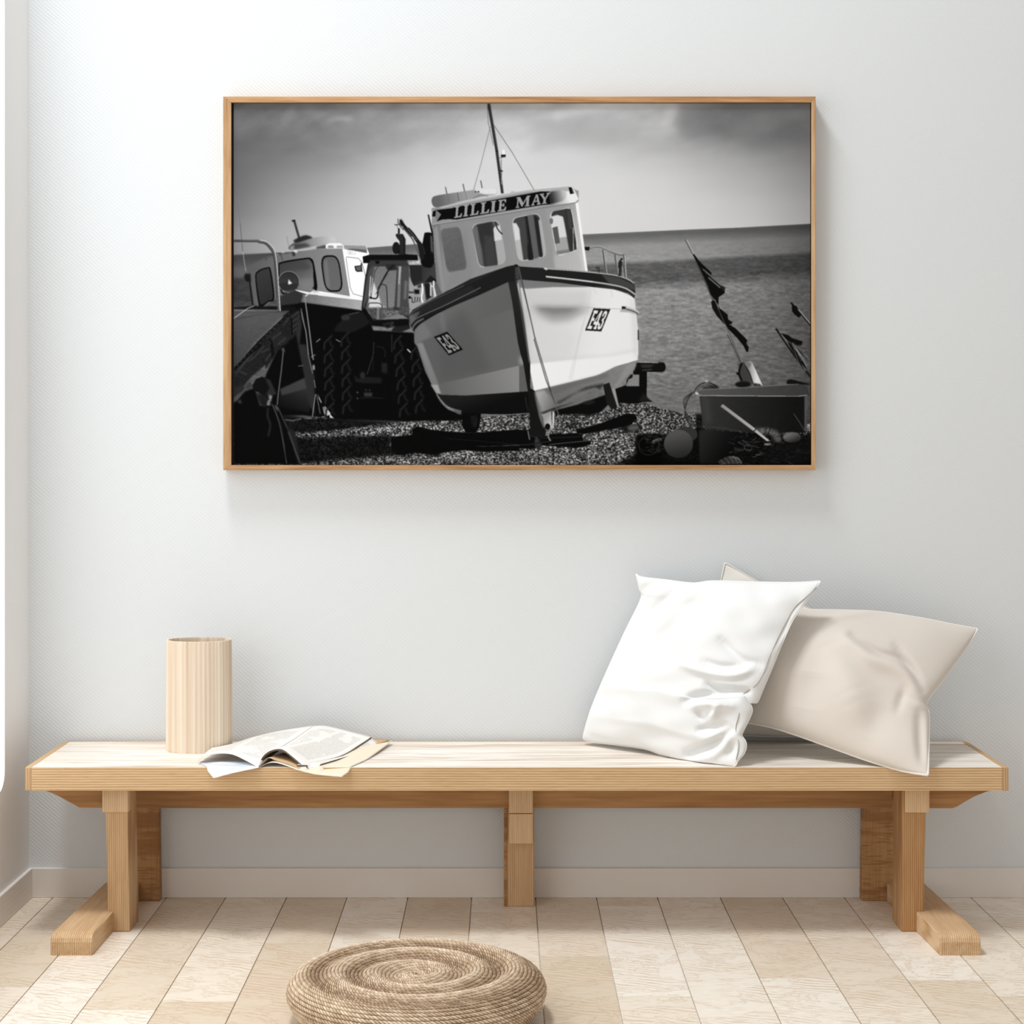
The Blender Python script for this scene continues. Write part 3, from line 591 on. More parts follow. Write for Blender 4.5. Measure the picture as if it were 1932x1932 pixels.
    cv.rq('c8 1415,385 1650,325 1725,780 1495,850', 215, .2); cv.rq('c8 1428,380 1645,335 1712,775 1500,830', 55, .2)
    P('c8 1430,430 1500,412 1560,430 1575,500 1630,805 1500,825', 160, .5); P('c8 1432,435 1500,412 1560,430 1580,530 1600,640 1460,660', 212, .5)
    P('c8 1450,545 1505,530 1530,705 1480,715', 86); cv.ell('c8 1440,475', 3.4, 6, 110); P('c8 1580,360 1640,345 1705,770 1640,800', 48, .5); P('c8 1600,365 1635,360 1660,560 1625,560', 78, 1, op=.5); Ln('c8 1668,545 1672,800', 1.2, 190)
    P('c8 1490,790 1630,770 1630,805 1500,828', 95, 1, op=.6)
    # mast, stays, life raft, rails on the roof
    Ln('c2 725,120 800,560 855,985', (6.2, 4.8), 46); Ln('c2 738,120 812,560 868,985', 1.2, 95); Ln('c2 712,150 720,300 770,520', 1, 90); Ln('c2 740,340 650,700 553,1045', 1, 110); Ln('c2 770,320 950,590 1160,950', 1, 95)
    P('c2 840,610 890,610 885,635 845,635', 25); P('c2 855,565 878,565 880,608 856,608', 235); Ln('c2 845,650 848,900', 1.6, 120, tex=50); Ln('c2 825,640 860,640', 1.2, 60); P('c2 925,975 960,962 990,972 960,985', 180, .5)
    for x in (790, 835): P(f'c2 {x},{570 if x==790 else 760} {x+24},{572 if x==790 else 762} {x+26},{585 if x==790 else 775} {x+2},{583 if x==790 else 772}', 28)
    P('c8 195,290 200,230 260,205 450,175 620,150 780,130 860,125 880,170 850,200 760,215 500,270 250,330', (92, 822,385, 150, 880,368), sm=True)
    P('c8 640,150 780,128 860,125 880,165 850,195 720,190', 218, 1, sm=True); P('c8 210,240 280,210 300,310 240,325 205,280', 95, 2); Ln('c8 460,180 475,265', 1, 70)
    for a in ('c8 300,215 320,300','c8 360,200 375,285','c8 540,170 560,255'): Ln(a, 1.2, 92, op=.6)
    for x in (650, 680): cv.ell(f'c8 {x},168', 2, 1.6, 60)
    Ln('c8 620,240 700,200 780,215', 1, 90)
    for a in ('c8 335,118 350,190','c8 518,85 535,165','c8 703,50 718,130'): Ln(a, 2.2, 100); 
    # ---- hull
    P('B1 165,1125 300,960 600,800 1100,600 1540,400 1650,380 1760,1100 1830,1560 B4 300,640 0,665 B3 1150,828 800,818 720,795 B3 560,480 440,100 B1 200,1290', (100, 800,600, 92, 960,640), 0)
    P('B1 200,1300 450,1200 1000,985 1400,860 1650,780 1760,1620 1000,1790 490,1900 300,1380 250,1290', (90, 800,660, 100, 980,620), 1)
    P('B1 490,1100 900,800 1300,1700 560,1860', 78, 8, op=.5)
    P('B1 210,1300 290,1290 520,1890 430,1925', (128,800,660,116,825,725), 1); P('B1 170,1130 300,980 420,1180 240,1290 200,1290', 116, 2, op=.6)
    P('B1 540,860 590,850 640,1120 570,1130', 118, 3, op=.5)
    P('B3 745,665 1932,390 1932,780 1150,828 800,818 740,740', (96, 840,735, 136, 975,700)); P('B3 640,670 745,665 790,800 720,795', 155, 1)
    P('B3 720,795 800,818 1150,828 1932,775 B4 300,640 320,900 0,925 B3 1370,1095 1085,1080 900,1000 780,900', (26, 850,760, 10, 860,790))
    Ln('B3 725,800 790,905 900,1010 1080,1075', (2.4, 6.5), 118, sm=True, soft=.5, tex=20); P('B3 960,1020 1085,1050 1085,1110 1020,1090', 88, 1)
    Ln('B4 270,700 280,800 310,880', 2, 60, soft=1, op=.6); Ln('B3 1370,1105 1932,1105', 1.2, 120, op=.7)
    # starboard side, sunlit
    P('c8 1100,1080 1400,1080 1932,1150 B2 1200,690 1380,770 1405,800 1445,1150 1450,1450 1440,1545 1170,1620 980,1720 700,1800 180,1920 120,1600 0,800 -20,620', (202, 990,560, 234, 1150,600))
    P('B2 -10,560 150,560 500,590 870,655 400,655 100,675 10,660', 118, .5)
    P('B2 40,700 850,690 830,895 60,890', 198, 6, op=.7)
    P('B2 150,890 900,905 800,960 600,1060 400,1080 250,1000', 150, 7, op=.9); P('B2 180,893 760,903 620,960 420,980 260,940', 122, 4, op=.9)
    P('B2 10,900 130,900 150,1580 110,1590', 186, 5, op=.6); P('B2 100,1100 700,1200 650,1520 140,1580', 212, 9, op=.6)
    Ln('B2 140,893 870,903 1230,922', 1, 176); P('B2 120,1595 600,1545 1100,1500 1450,1430 1440,1545 1170,1620 980,1720 700,1800 185,1920', 238, .5)
    P('B2 100,1590 0,1600 0,1500 600,1500 1100,1470 1430,1400 1440,1440 1100,1500 600,1545', 205, 3, op=.4); P('B2 1350,800 1405,800 1450,1200 1445,1540 1400,1500', 205, 4, op=.5)
    for a in ('B2 840,930 740,1250 640,1790','B2 800,1000 700,1400 610,1780','B2 870,660 840,930','B2 1125,690 1130,780','B2 910,660 935,740'): Ln(a, 1.4, 196, soft=1, op=.6)
    # underbody right
    P('B4 370,640 600,580 1130,450 1400,340 1630,265 1600,370 1500,500 1370,600 1330,600 1290,540 1220,530 1180,600 1230,670 1000,750 640,860 480,910 430,800', (105, 1030,760, 130, 1190,700), 1, tex=6)
    P('B4 380,640 500,620 620,760 640,860 480,910', (165, 1015,755, 110, 1045,765), 2)
    P('B4 640,780 1000,590 1130,560 1240,540 1180,620 1120,590 900,650 680,790', 50, 2, tex=8); P('B4 650,830 1130,600 1230,670 900,790 660,855', 108, 1, tex=10)
    P('B4 560,600 1130,460 1300,400 1250,470 900,560 620,680', 95, 3, op=.6)
    P('B4 460,900 620,840 900,760 700,830 500,920', 30, 1)
    P('B4 1490,330 1620,270 1600,350 1480,480 1380,590 1330,600 1420,480', 150, 2, op=.6)
    P('B4 1215,560 1290,530 1320,620 1410,830 1320,860 1260,790', 24); P('B4 1315,605 1360,600 1410,830 1390,835', 150); P('B4 1210,870 1280,810 1310,850 1290,870', 120, 1)
    P('B4 470,920 600,870 620,960 610,1090 560,1100 500,1070', (150,1030,790,205,1045,800), 1); Ln('B4 590,880 600,1090', 2.4, 40, op=.8); Ln('B4 612,890 605,1090', 3, 225, op=.8); cv.ell('B4 540,1070', 5, 6, 10); Ln('B4 575,1090 545,1190 575,1245', 3, 130)
    # stem post
    P('B1 1540,400 1660,370 1760,900 1860,1560 B4 330,310 330,600 380,630 500,1080 510,1190 330,1190 320,900 300,640 245,300 210,180 B1 1680,1280 1600,700', (34, 980,560, 20, 1000,700))
    P('B4 380,640 420,760 500,1080 490,1090 440,960 375,660', 110, 1); Ln('B1 1660,380 1740,900 1850,1600', 1.3, 85); Ln('B1 1690,380 1780,1000 1850,1560', 2.4, 105, soft=.5, op=.8); P('B1 1640,220 1665,370 1700,360 1720,480 1760,380 1700,350', 90, 1, op=.5)
    # gunwale bands
    P('c8 -60,1480 0,1400 240,1270 600,1080 980,950 1060,935 1110,950 1110,1090 990,1110 600,1280 240,1450 0,1600 -40,1540 ', 34, 0)
    P('B1 85,920 130,840 320,720 640,560 1000,420 1480,190 1640,150 1640,390 1540,400 1100,600 600,810 300,965 165,1115 140,1110 95,980', 26)
    P('B1 85,920 130,840 320,720 700,560 1000,440 1100,560 620,730 250,870 110,1000', 36, 1, op=.8)
    Ln('B1 110,1030 180,950 330,870 620,740 900,600 1140,480', 1.7, 100, sm=True); Ln('B1 100,950 140,850 330,720 600,590 900,450', 1.3, 85, sm=True); P('B1 90,900 250,830 250,850 110,1040', 92, 1); Ln('B1 130,1100 200,1000 310,940', 4, 92, sm=True); Ln('B1 165,1130 180,1050 300,960 620,800', 1.8, 10, sm=True)
    Ln('B1 250,825 240,860 160,905', 1, 40)
    P('B2 0,400 330,425 830,460 1200,510 1390,580 1405,620 1415,740 1400,790 1330,730 1150,680 870,650 500,600 0,560', 30)
    P('B2 1000,500 1200,530 1405,620 1410,700 1290,650 1100,610', 66, 1)
    Ln('B2 300,425 650,450 1000,485 1200,515 1330,560 1400,605', 2.6, 168, sm=True); Ln('B2 325,525 600,555 900,590 1150,630 1300,670 1415,745', 3.2, 176, sm=True); Ln('B2 325,520 600,550 900,588', 1.2, 230); Ln('B2 310,420 340,440', 4, 200)
    P('B2 900,640 1150,680 1330,730 1400,790 1410,750 1280,690 1100,640', 60, .5, op=.6)
    P('c8 1060,940 1095,940 1110,1090 1070,1080', 80, 1, op=.6); P('c8 1055,930 1090,930 1095,955 1060,960', 20)
    Ln('B1 1690,180 1750,460 1880,1000 1932,1240', 1.5, 90); Ln('B2 0,420 60,680 190,1260 390,1932', 1.5, 68); Ln('B4 375,0 520,500 620,760 720,1050 730,1170', 1.6, 60); Ln('B4 620,740 700,1040', 2, 110, op=.6)
    # number boards
    def board(st, gb, gl):
        q = [np.array(v) for v in S(st)]
        cv.put([[tuple(v) for v in q]], gb)
        f = lambda u, v: (q[0]*(1-u)+q[1]*u)*(1-v)+(q[3]*(1-u)+q[2]*u)*v
        for ch, a, b in (('e', .08, .36), ('4', .34, .66), ('3', .66, .93)):
            glyph(cv, ch, [f(a, .09), f(b, .09), f(b, .92), f(a, .92)], gl)
    board('B1 455,1205 648,1128 880,1390 675,1478', 10, 140)
    board('B2 905,912 1112,922 1000,1195 802,1183', 34, 232)
    # fender strake at the stern quarter, side mark
    P('B2 1225,955 1260,890 1300,890 1400,920 1465,970 1430,990 1330,960', 170, 1); P('B2 1250,888 1298,892 1295,922 1250,920', 30); Ln('B2 1300,920 1380,945 1450,980', 1.6, 60, sm=True); Ln('B2 1300,900 1400,925 1460,965', 1.4, 215, sm=True); P('B2 1442,1175 1458,1175 1458,1300 1442,1300', 50)
    # pulpit rail
    Ln('B2 850,182 970,160 1110,220 1200,255 1280,265', 3, 112, sm=True); Ln('B2 860,170 970,152 1110,208 1260,250', 1, 185, sm=True); P('B2 795,160 860,160 850,210 800,200', 18)
    Ln('B2 1020,195 1060,485', 3, 78); Ln('B2 1030,200 1070,485', 1.2, 185); Ln('B2 1165,255 1200,510', 3, 90); Ln('B2 1180,260 1210,510', 1, 190); Ln('B2 1275,255 1290,400 1300,540', 4, 92); Ln('B2 1285,260 1305,540', 1.4, 200); Ln('B2 1245,340 1220,520', 4.5, 40); Ln('B2 1255,300 1220,350 1215,420', 3.5, 30); Ln('B2 1255,400 1270,530', 1.5, 170)
    P('B2 925,405 980,405 985,440 980,475 960,475 960,440 930,430', 62, .5); Ln('B2 880,453 1030,450', 1.4, 50)
    # ---- right side: marker poles, flags, bins, floats, nets
    Ln('B6 165,140 262,325', 3.6, 130); Ln('B6 158,142 250,325', 1.2, 60); Ln('B6 180,145 265,318', 1, 205)
    P('B6 250,325 275,330 340,420 490,560 490,600 470,590 360,500 450,590 600,720 660,745 655,820 580,870 580,960 560,980 540,900 500,890 440,720 330,480', 10)
    Ln('B6 380,510 490,600', 1.4, 96); Ln('B6 450,620 600,750', 2.6, 104); Ln('B6 300,440 420,700 510,920', 2, 66); P('B6 610,720 660,745 650,790 620,780', 36, 1)
    Ln('B6 480,850 560,960 700,1270 870,1690', (2.6, 4.4), 90); Ln('B6 540,930 700,1260 880,1690', 1.4, 130); Ln('B6 690,1340 850,1690', 1.2, 45)
    P('B6 485,930 510,905 540,930 600,1080 660,1220 560,1110 500,1010', 16, sm=False); P('B6 575,985 690,1070 700,1150 755,1190 740,1210 940,1410 930,1460 960,1500 950,1565 930,1560 890,1480 800,1370 700,1270 650,1180 590,1040', 10); Ln('B6 590,1000 690,1080', 1.2, 165); Ln('B6 720,1210 780,1250', 1.2, 150)
    P('B6 880,1690 960,1670 995,1690 1100,1932 850,1932 820,1850 850,1720', 70, 1)
    P('B5 1130,240 1190,228 1215,240 1325,485 1240,480 1190,340', (120,1410,690,225,1428,690)); P('B5 1070,260 1140,250 1200,380 1210,480 1110,440', 62, 1); P('B5 1150,235 1210,250 1190,300 1140,280', 118, 1); Ln('B5 1110,250 1080,350 1110,440', 3.6, 10, sm=True); Ln('B5 1140,270 1200,380 1220,470', 1.4, 25, sm=True); P('B5 1045,350 1090,350 1090,380 1060,375', 12)
    Ln('B6 1490,940 1530,985', 3.4, 16); P('B6 1500,970 1560,980 1590,1050 1620,1100 1590,1130 1540,1090 1505,1050', 10); Ln('B6 1570,1020 1740,1230', 3.2, 30); Ln('B6 1585,1025 1740,1210', 1.4, 185)
    Ln('B6 1300,1265 1500,1560 1740,1880', 3.6, 24); Ln('B6 1350,1310 1680,1800', 1.2, 165); P('B6 1355,1320 1460,1350 1500,1385 1640,1430 1620,1480 1540,1470 1450,1420', 10, .5); P('B6 1440,1430 1530,1470 1620,1620 1690,1780 1600,1700 1500,1540', 14, 1)
    rr = np.random.RandomState(5)
    for k in range(40):
        x = 1216+rr.rand()*34; y = 824+rr.rand()*30; Ln([(x, y), (x+4+rr.rand()*6, y+rr.rand()*5-2)], 1, 40+rr.rand()*60, op=.6)
    for k in range(34):
        a = (1500+rr.rand()*40, 1440+rr.rand()*40); b = (1600+rr.rand()*140, 1520+rr.rand()*250)
        Ln([(1270+a[0]/6.661, 430+a[1]/6.661), (1270+b[0]/6.661, 430+b[1]/6.661)], .8, 150 if k % 2 else 25, op=.7)
    P('B5 1575,470 1580,430 1620,420 1815,470 1815,480', 16, .5)
    for k, (r, a0) in enumerate(((16,0),(14.5,3),(18,6),(12.5,-2))):
        t = np.linspace(1.1*np.pi, 1.95*np.pi, 14)
        Ln([(1334+a0*.3+r*1.5*np.cos(u), 748+r*1.6*np.sin(u)+a0*.6) for u in t], 1.4, 62 if k % 2 else 34)
        Ln([(1309-a0*.3, 741), (1297-a0, 757), (1294+a0*.6, 785), (1306+a0, 805)], 1.3, 60 if k % 2 else 36, sm=True)
    P('B5 690,500 860,480 850,525 700,525', 24, 2, op=.8); P('B5 725,430 750,428 755,455 730,455', 200, 1, op=.8); cv.ell('B5 1120,475', 15, 6, 18, soft=1); P('B5 1230,460 1300,470 1320,490 1230,490', 60, 1, tex=50)
    P('B5 640,545 700,530 1700,470 1790,490 1815,595 1690,600 680,595', (84, 1330,740, 58, 1520,740), tex=4)
    Ln('B5 640,545 665,590 760,592 1690,600 1790,588', 1.5, 165); Ln('B5 625,560 650,580', 3.2, 215); Ln('B5 700,530 1200,505 1700,472', 1, 125)
    P('B5 665,600 760,597 1690,603 1785,595 1790,940 1780,985 1700,980 1100,970 740,940 700,880', (50, 1335,780, 18, 1500,790), 0, tex=3)
    P('B5 680,600 770,600 790,870 730,880', 70, 4, op=.5); P('B5 1765,600 1790,600 1785,960 1765,960', 92, 1)
    P('B5 660,960 740,940 1100,975 1030,1020 1000,1200 850,1310 670,1300', (36, 1325,830, 8, 1370,860), 1); Ln('B5 670,915 900,930 1100,968', 1.4, 60)
    cv.ell('B5 520,1000', 23, 15, 50, soft=.5); cv.ell('B5 448,1098', 27.5, 27, (82, 1275,820, 36, 1285,865)); P('B5 310,1080 448,960 590,1060 520,1000 448,985 360,1010', 80, 2, op=.3)
    t = np.linspace(0, 2*np.pi, 20); Ln([(1225+19*np.cos(u), 842+18*np.sin(u)) for u in t], 1.2, 42); Ln([(1220+14*np.cos(u), 840+12*np.sin(u)) for u in t], 1, 36); Ln('B4 1810,1270 1860,1240 1932,1230', 3, 80, soft=1); Ln('B5 180,1070 240,1040 270,1050', 2.4, 95, soft=.5, tex=40)
    P('B5 1240,930 1380,930 1480,960 1530,1060 1480,1090 1400,1000 1300,990', 105, 2, tex=40, op=.8); cv.ell('B5 1632,1030', 17, 10, (110,1490,820,60,1500,835), soft=.5)
    for k in range(150):
        x = 1375+rr.rand()*155; y = 822+rr.rand()*54; a = rr.rand()*2.2-1.2; L = 4+rr.rand()*11
        Ln([(x, y), (x+L*.5, y+a*L*.2+1), (x+L, y+a*L*.6)], 1.0, 26+rr.rand()**2*95, op=.8)
    P('B5 1340,1160 1600,1070 1815,1030 1815,1310 1300,1310', 14, 5, op=.6)
    for k in range(26):
        x = 1356+k*2.6; y = 872-10*np.sin(min(k/14, 1)*2.3)
        if k < 15: Ln([(x, y), (x+5, y+5), (x+9, 877)], 1.3, 90+(k % 3)*28, sm=True, op=.85)
    Ln([(1413+7*np.cos(u), 846+6*np.sin(u)) for u in t], 1, 100, op=.8); P('B5 1340,1095 1420,1090 1410,1110 1345,1112', 135, 1, tex=50)
    P('B5 885,705 910,680 1260,945 1400,1065 1370,1070 1240,970', (150,1365,765,190,1450,832)); Ln('B5 890,708 1230,965', 1.2, 85, op=.8); Ln('B5 1215,985 1260,940', 1.6, 15)
    Ln('B5 1370,790 1355,990', 1.2, 30); Ln('B5 1650,780 1710,870 1790,1000', 1.2, 85); Ln('B5 1420,900 1380,1010', 1.4, 16)
    # vignette of the print and finish
    a = cv.a
    r2 = ((Xp-985)/620)[None, :]**2*.6+((Yp-535)/400)[:, None]**2*.5
    a = a*(1-np.clip(r2-.62, 0, 1)*.22)
    a = blur(a, 1)
    a = a.reshape(PH, SS, PW, SS).mean(axis=(1, 3))
    return np.clip(a, 2, 252)
# ------------------------------------------------ framed photograph on the wall
FY = -.042; p_ = ppm(FY)
fx0, fx1 = (421-950)/p_, (1539-950)/p_; fz1, fz0 = CAMZ-(182-850)/p_, CAMZ-(887-850)/p_
ix0, ix1 = (436-950)/p_, (1531.5-950)/p_; iz1, iz0 = CAMZ-(193-850)/p_, CAMZ-(877.5-850)/p_
pic = empty('framed_photograph', ((fx0+fx1)/2, 0, fz0), 'large black and white photograph of a beached fishing boat in a thin oak frame', 'picture')
fh = mat_wood('frame_oak_long', 'x', (204, 166, 124), (182, 140, 96), (140, 94, 58), 200, .2, True, .6, 1)
fv = mat_wood('frame_oak_tall', 'z', (210, 178, 138), (190, 152, 112), (154, 114, 76), 200, .2, True, .6, 2)
def mitre(q, m, name):
    o = obj(name, prism(q, FY, -.002, .0007), m, pic)
mitre([(fx0, fz1), (fx1, fz1), (ix1, iz1), (ix0, iz1)], fh, 'frame_rail'); mitre([(fx0, fz0), (ix0, iz0), (ix1, iz0), (fx1, fz0)], fh, 'frame_rail')
mitre([(fx0, fz1), (ix0, iz1), (ix0, iz0), (fx0, fz0)], fv, 'frame_stile'); mitre([(ix1, iz1), (fx1, fz1), (fx1, fz0), (ix1, iz0)], fv, 'frame_stile')
obj('backing_board', boxm(ix0-.002, ix1+.002, -.030, -.004, iz0-.002, iz1+.002), NT('backing_black', .8, .2).col((26, 18, 24)), pic)
A = paint(); A = A[:, 3:1094]          # the print itself spans x 440..1531
hh, ww = A.shape; YP = -.034; q_ = ppm(FY)
xs_ = np.linspace((440-950)/q_, (1530-950)/q_, ww); zs_ = np.linspace(iz1-.0008, iz0+.0008, hh)
X, Z = np.meshgrid(xs_, zs_); nv = ww*hh
co = np.stack([X.ravel(), np.full(nv, YP), Z.ravel()], 1).astype(np.float32)
I = np.arange(nv).reshape(hh, ww); Q = np.stack([I[:-1, :-1], I[1:, :-1], I[1:, 1:], I[:-1, 1:]], -1).reshape(-1, 4)
border = np.concatenate([I[0, :], I[1:, -1], I[-1, :-1][::-1], I[1:-1, 0][::-1]])       # skirt gives the mounted print its thickness
nb = len(border); back = co[border].copy(); back[:, 1] = -.030; co = np.vstack([co, back])
K = np.arange(nb); sk = np.stack([border[K], border[(K+1) % nb], nv+(K+1) % nb, nv+K], -1)
Q = np.vstack([Q, sk])
me = bpy.data.meshes.new('photo_print'); me.vertices.add(len(co)); me.vertices.foreach_set('co', (co-np.array(pic.location, np.float32)).ravel())
me.loops.add(Q.size); me.loops.foreach_set('vertex_index', Q.ravel().astype(np.int32)); me.polygons.add(len(Q)); me.polygons.foreach_set('loop_start', np.arange(0, Q.size, 4, dtype=np.int32)); me.update(calc_edges=True)
g = A.ravel()/255; gl = np.where(g < .04045, g/12.92, ((g+.055)/1.055)**2.4)*PRINT_GAIN
colr = np.ones((len(co), 4), np.float32); colr[:nv, :3] = gl[:, None]*np.array([.985, 1, 1.04]); colr[nv:, :3] = .01
at_ = me.color_attributes.new('print', 'FLOAT_COLOR', 'POINT'); at_.data.foreach_set('color', colr.ravel())
n = NT('photo_paper', .9, .05); vc = n.n('ShaderNodeVertexColor', layer_name='print'); me.materials.append(n.col(vc.outputs[0]))
po = bpy.data.objects.new('photo_print', me); C.objects.link(po); po.parent = pic
po['label'] = 'monochrome print of a beached fishing boat under a cloudy sky'

# ------------------------------------------------ bench
BT, BU = .4174, .3605; BF = -.400; BB = -.014
bx0, bx1 = (47-950)/ppm(BF), (1903-950)/ppm(BF)
bench = empty('wooden_bench', ((bx0+bx1)/2, -.2, 0), 'long low pine bench with whitewashed seat and trestle legs against the wall', 'bench')
TAN = ((214, 184, 146), (197, 160, 118), (168, 127, 84)); BR = ((198, 158, 112), (178, 134, 88), (146, 102, 60)); DKB = ((188, 142, 96), (166, 118, 72), (132, 86, 48))  # BR: darkened pine; beam and right leg carry shade in it
w_rail = mat_wood('pine_rail', 'x', (226, 197, 158), (208, 173, 130), (178, 138, 94), 420, .3, False, .3, 3, rings=('Z', 50), rmix=.6)
w_cap = mat_wood('pine_end', 'z', *TAN, 260, .3, False, .3, 4, rings=('X', 60), rmix=.6)
w_capy = mat_wood('pine_end_top', 'y', *TAN, 260, .3, False, .3, 5)
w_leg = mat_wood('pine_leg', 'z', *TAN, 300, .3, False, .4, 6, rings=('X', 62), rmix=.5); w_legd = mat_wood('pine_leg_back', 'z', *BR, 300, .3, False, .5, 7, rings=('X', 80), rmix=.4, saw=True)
w_beam = mat_wood('pine_beam_shaded', 'x', *BR, 120, .2, True, .6, 8); w_foot = mat_wood('pine_foot', 'y', (222, 194, 158), (204, 168, 126), (170, 128, 86), 220, .3, False, .5, 9, rings=('X', 62), rmix=.5)  # beam is darker pine, under-seat shade put into its colour
w_blk = mat_wood('pine_block', 'z', (226, 200, 164), (212, 180, 140), (188, 150, 108), 260, .25, True, .4, 10, rings=('X', 62), rmix=.5)
n = NT('whitewashed_seat', .45, .3)
g1 = n.noise(n.coords((.05, 1, 1)), 55, 5, .6, .6); g2 = n.noise(n.coords((.09, 1, 1), loc=(3, 1, 0)), 16, 4, .6, 1.2); g3 = n.noise(n.coords((.03, 1, 1)), 260, 3)
c = n.ramp(g1, [(.3, (196, 178, 160)), (.46, (228, 218, 206)), (.6, (242, 236, 228))])
c = n.mix(c, (178, 148, 118), n.math('MULTIPLY', n.ramp(g2, [(.56, (0,0,0)), (.68, (255,255,255))]), .55)); n.bump(g3, .25, .0008)
w_seat = n.col(c)
CE = .0155
sx0, sx1 = bx0+CE, bx1-CE
ny = 3; y0_, y1_ = BF+.004, BB-.014
for k in range(ny):
    obj('seat_board', boxm(sx0, sx1, y0_+(y1_-y0_)*k/ny+.0004, y0_+(y1_-y0_)*(k+1)/ny-.0004, BU+.02, BT-.0002, .0006), w_seat, bench)
obj('front_rail', boxm(sx0, sx1, BF, BF+.0042, BU, BT, .0008), w_rail, bench)
obj('seat_substrate', boxm(sx0, sx1, BF+.0042, BB-.014, BU, BU+.0198), w_beam, bench).name = 'seat_core'
obj('back_rail', boxm(sx0, sx1, BB-.014, BB, BU, BT, .0015), w_rail, bench)
for a, b in ((bx0, sx0-.0003), (sx1+.0003, bx1)): obj('end_cap', boxm(a, b, BF, BB, BU, BT, .0018), w_cap, bench)
bz = CAMZ-(1524.5-850)/ppm(-.12)
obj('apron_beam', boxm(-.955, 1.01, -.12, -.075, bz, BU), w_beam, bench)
def bracket(pts, Y):
    q = [(at(x, y, Y).x, min(at(x, y, Y).z, BU)) for x, y in pts]; obj('end_bracket', prism(q, Y, Y+.045, .001), w_beam, bench)
bracket([(92, 1489), (88, 1493), (100, 1497), (118, 1506), (138, 1517), (150, 1524.5), (206, 1524.5), (206, 1489)], -.30)
bracket([(1882, 1489), (1860, 1494), (1838, 1502), (1820, 1513), (1806, 1522), (1797, 1525), (1735, 1525), (1735, 1489)], -.30)
LF = -.341
def leg(x0t, x1t, x0b, x1b, y0, y1, m, z1=BU, name='leg', bev=.003):
    bm = bmesh.new(); vs = addbox(bm, 0, 1, y0, y1, 0, z1)
    for v in bm.verts:
        t = v.co.z/z1; a = x0b+(x0t-x0b)*t; b = x1b+(x1t-x1b)*t; v.co.x = a if v.co.x < .5 else b
    bmesh.ops.bevel(bm, geom=list(bm.edges), offset=bev, segments=2, profile=.5, affect='EDGES')
    return obj(name, bm, m, bench)
X_ = lambda px, Y: (px-950)/ppm(Y)
leg(X_(198, LF), X_(240, LF), X_(204, LF), X_(245, LF), LF, LF+.105, w_leg)
leg(X_(1703, LF), X_(1748, LF), X_(1701, LF), X_(1742, LF), LF, LF+.105, mat_wood('pine_leg_right_shaded', 'z', *BR, 300, .3, False, .4, 16, rings=('X', 62), rmix=.5))  # darker copy of the left leg's pine, shade put into the colour
def cap(x0, x1, y0p, y1p, Y, d, m):
    a, b = at(x0, y0p, Y), at(x1, y1p, Y); obj('leg_block', boxm(a.x, b.x, Y, Y+d, b.z, min(a.z, BU), .0022), m, bench)
cap(192.5, 242, 1488, 1533, LF-.006, .03, w_blk); cap(1708, 1754, 1488, 1533.5, LF-.006, .03, w_blk)
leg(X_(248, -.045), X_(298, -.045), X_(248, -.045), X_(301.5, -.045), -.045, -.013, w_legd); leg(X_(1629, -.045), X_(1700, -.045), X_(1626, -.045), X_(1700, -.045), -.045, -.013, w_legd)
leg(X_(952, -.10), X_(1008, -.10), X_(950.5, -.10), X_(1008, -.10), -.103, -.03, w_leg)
obj('leg_side', boxm(X_(951, -.1)-.0005, X_(957.5, -.1), -.1045, -.06, .002, bz+.002, .001), w_legd, bench).name = 'leg_shaded_side'  # darker strip stands in for the shaded side of the leg
cap(960, 1005.5, 1488, 1534.5, -.15, .0305, w_blk); cap(960, 1005.5, 1535.5, 1592, -.145, .045, w_blk)
def foot(x0f, x1f, x0b, x1b, m):
    y0, y1, h = -.545, -.05, .05
    prof = [(y0, 0), (y0, h*.62), (y0+.004, h*.8), (y0+.012, h*.93), (y0+.026, h), (y1, h), (y1, 0)]
    bm = bmesh.new(); R = []
    for s in (0, 1):
        r = []
        for y, z in prof:
            t = (y-y0)/(y1-y0); x = (x0f+(x0b-x0f)*t) if s == 0 else (x1f+(x1b-x1f)*t); r.append(bm.verts.new((x, y, z)))
        R.append(r)
    bm.faces.new(R[0]); bm.faces.new(R[1][::-1])
    for i in range(len(prof)): j = (i+1) % len(prof); bm.faces.new((R[0][i], R[1][i], R[1][j], R[0][j]))
    bmesh.ops.bevel(bm, geom=[e for e in bm.edges if abs(e.verts[0].co.x-e.verts[1].co.x) < .02], offset=.003, segments=2, profile=.5, affect='EDGES')
    obj('foot', bm, m, bench)
foot(-1.069, -.9695, -1.052, -.962, w_foot); foot(1.029, 1.1265, 1.012, 1.11, w_foot)

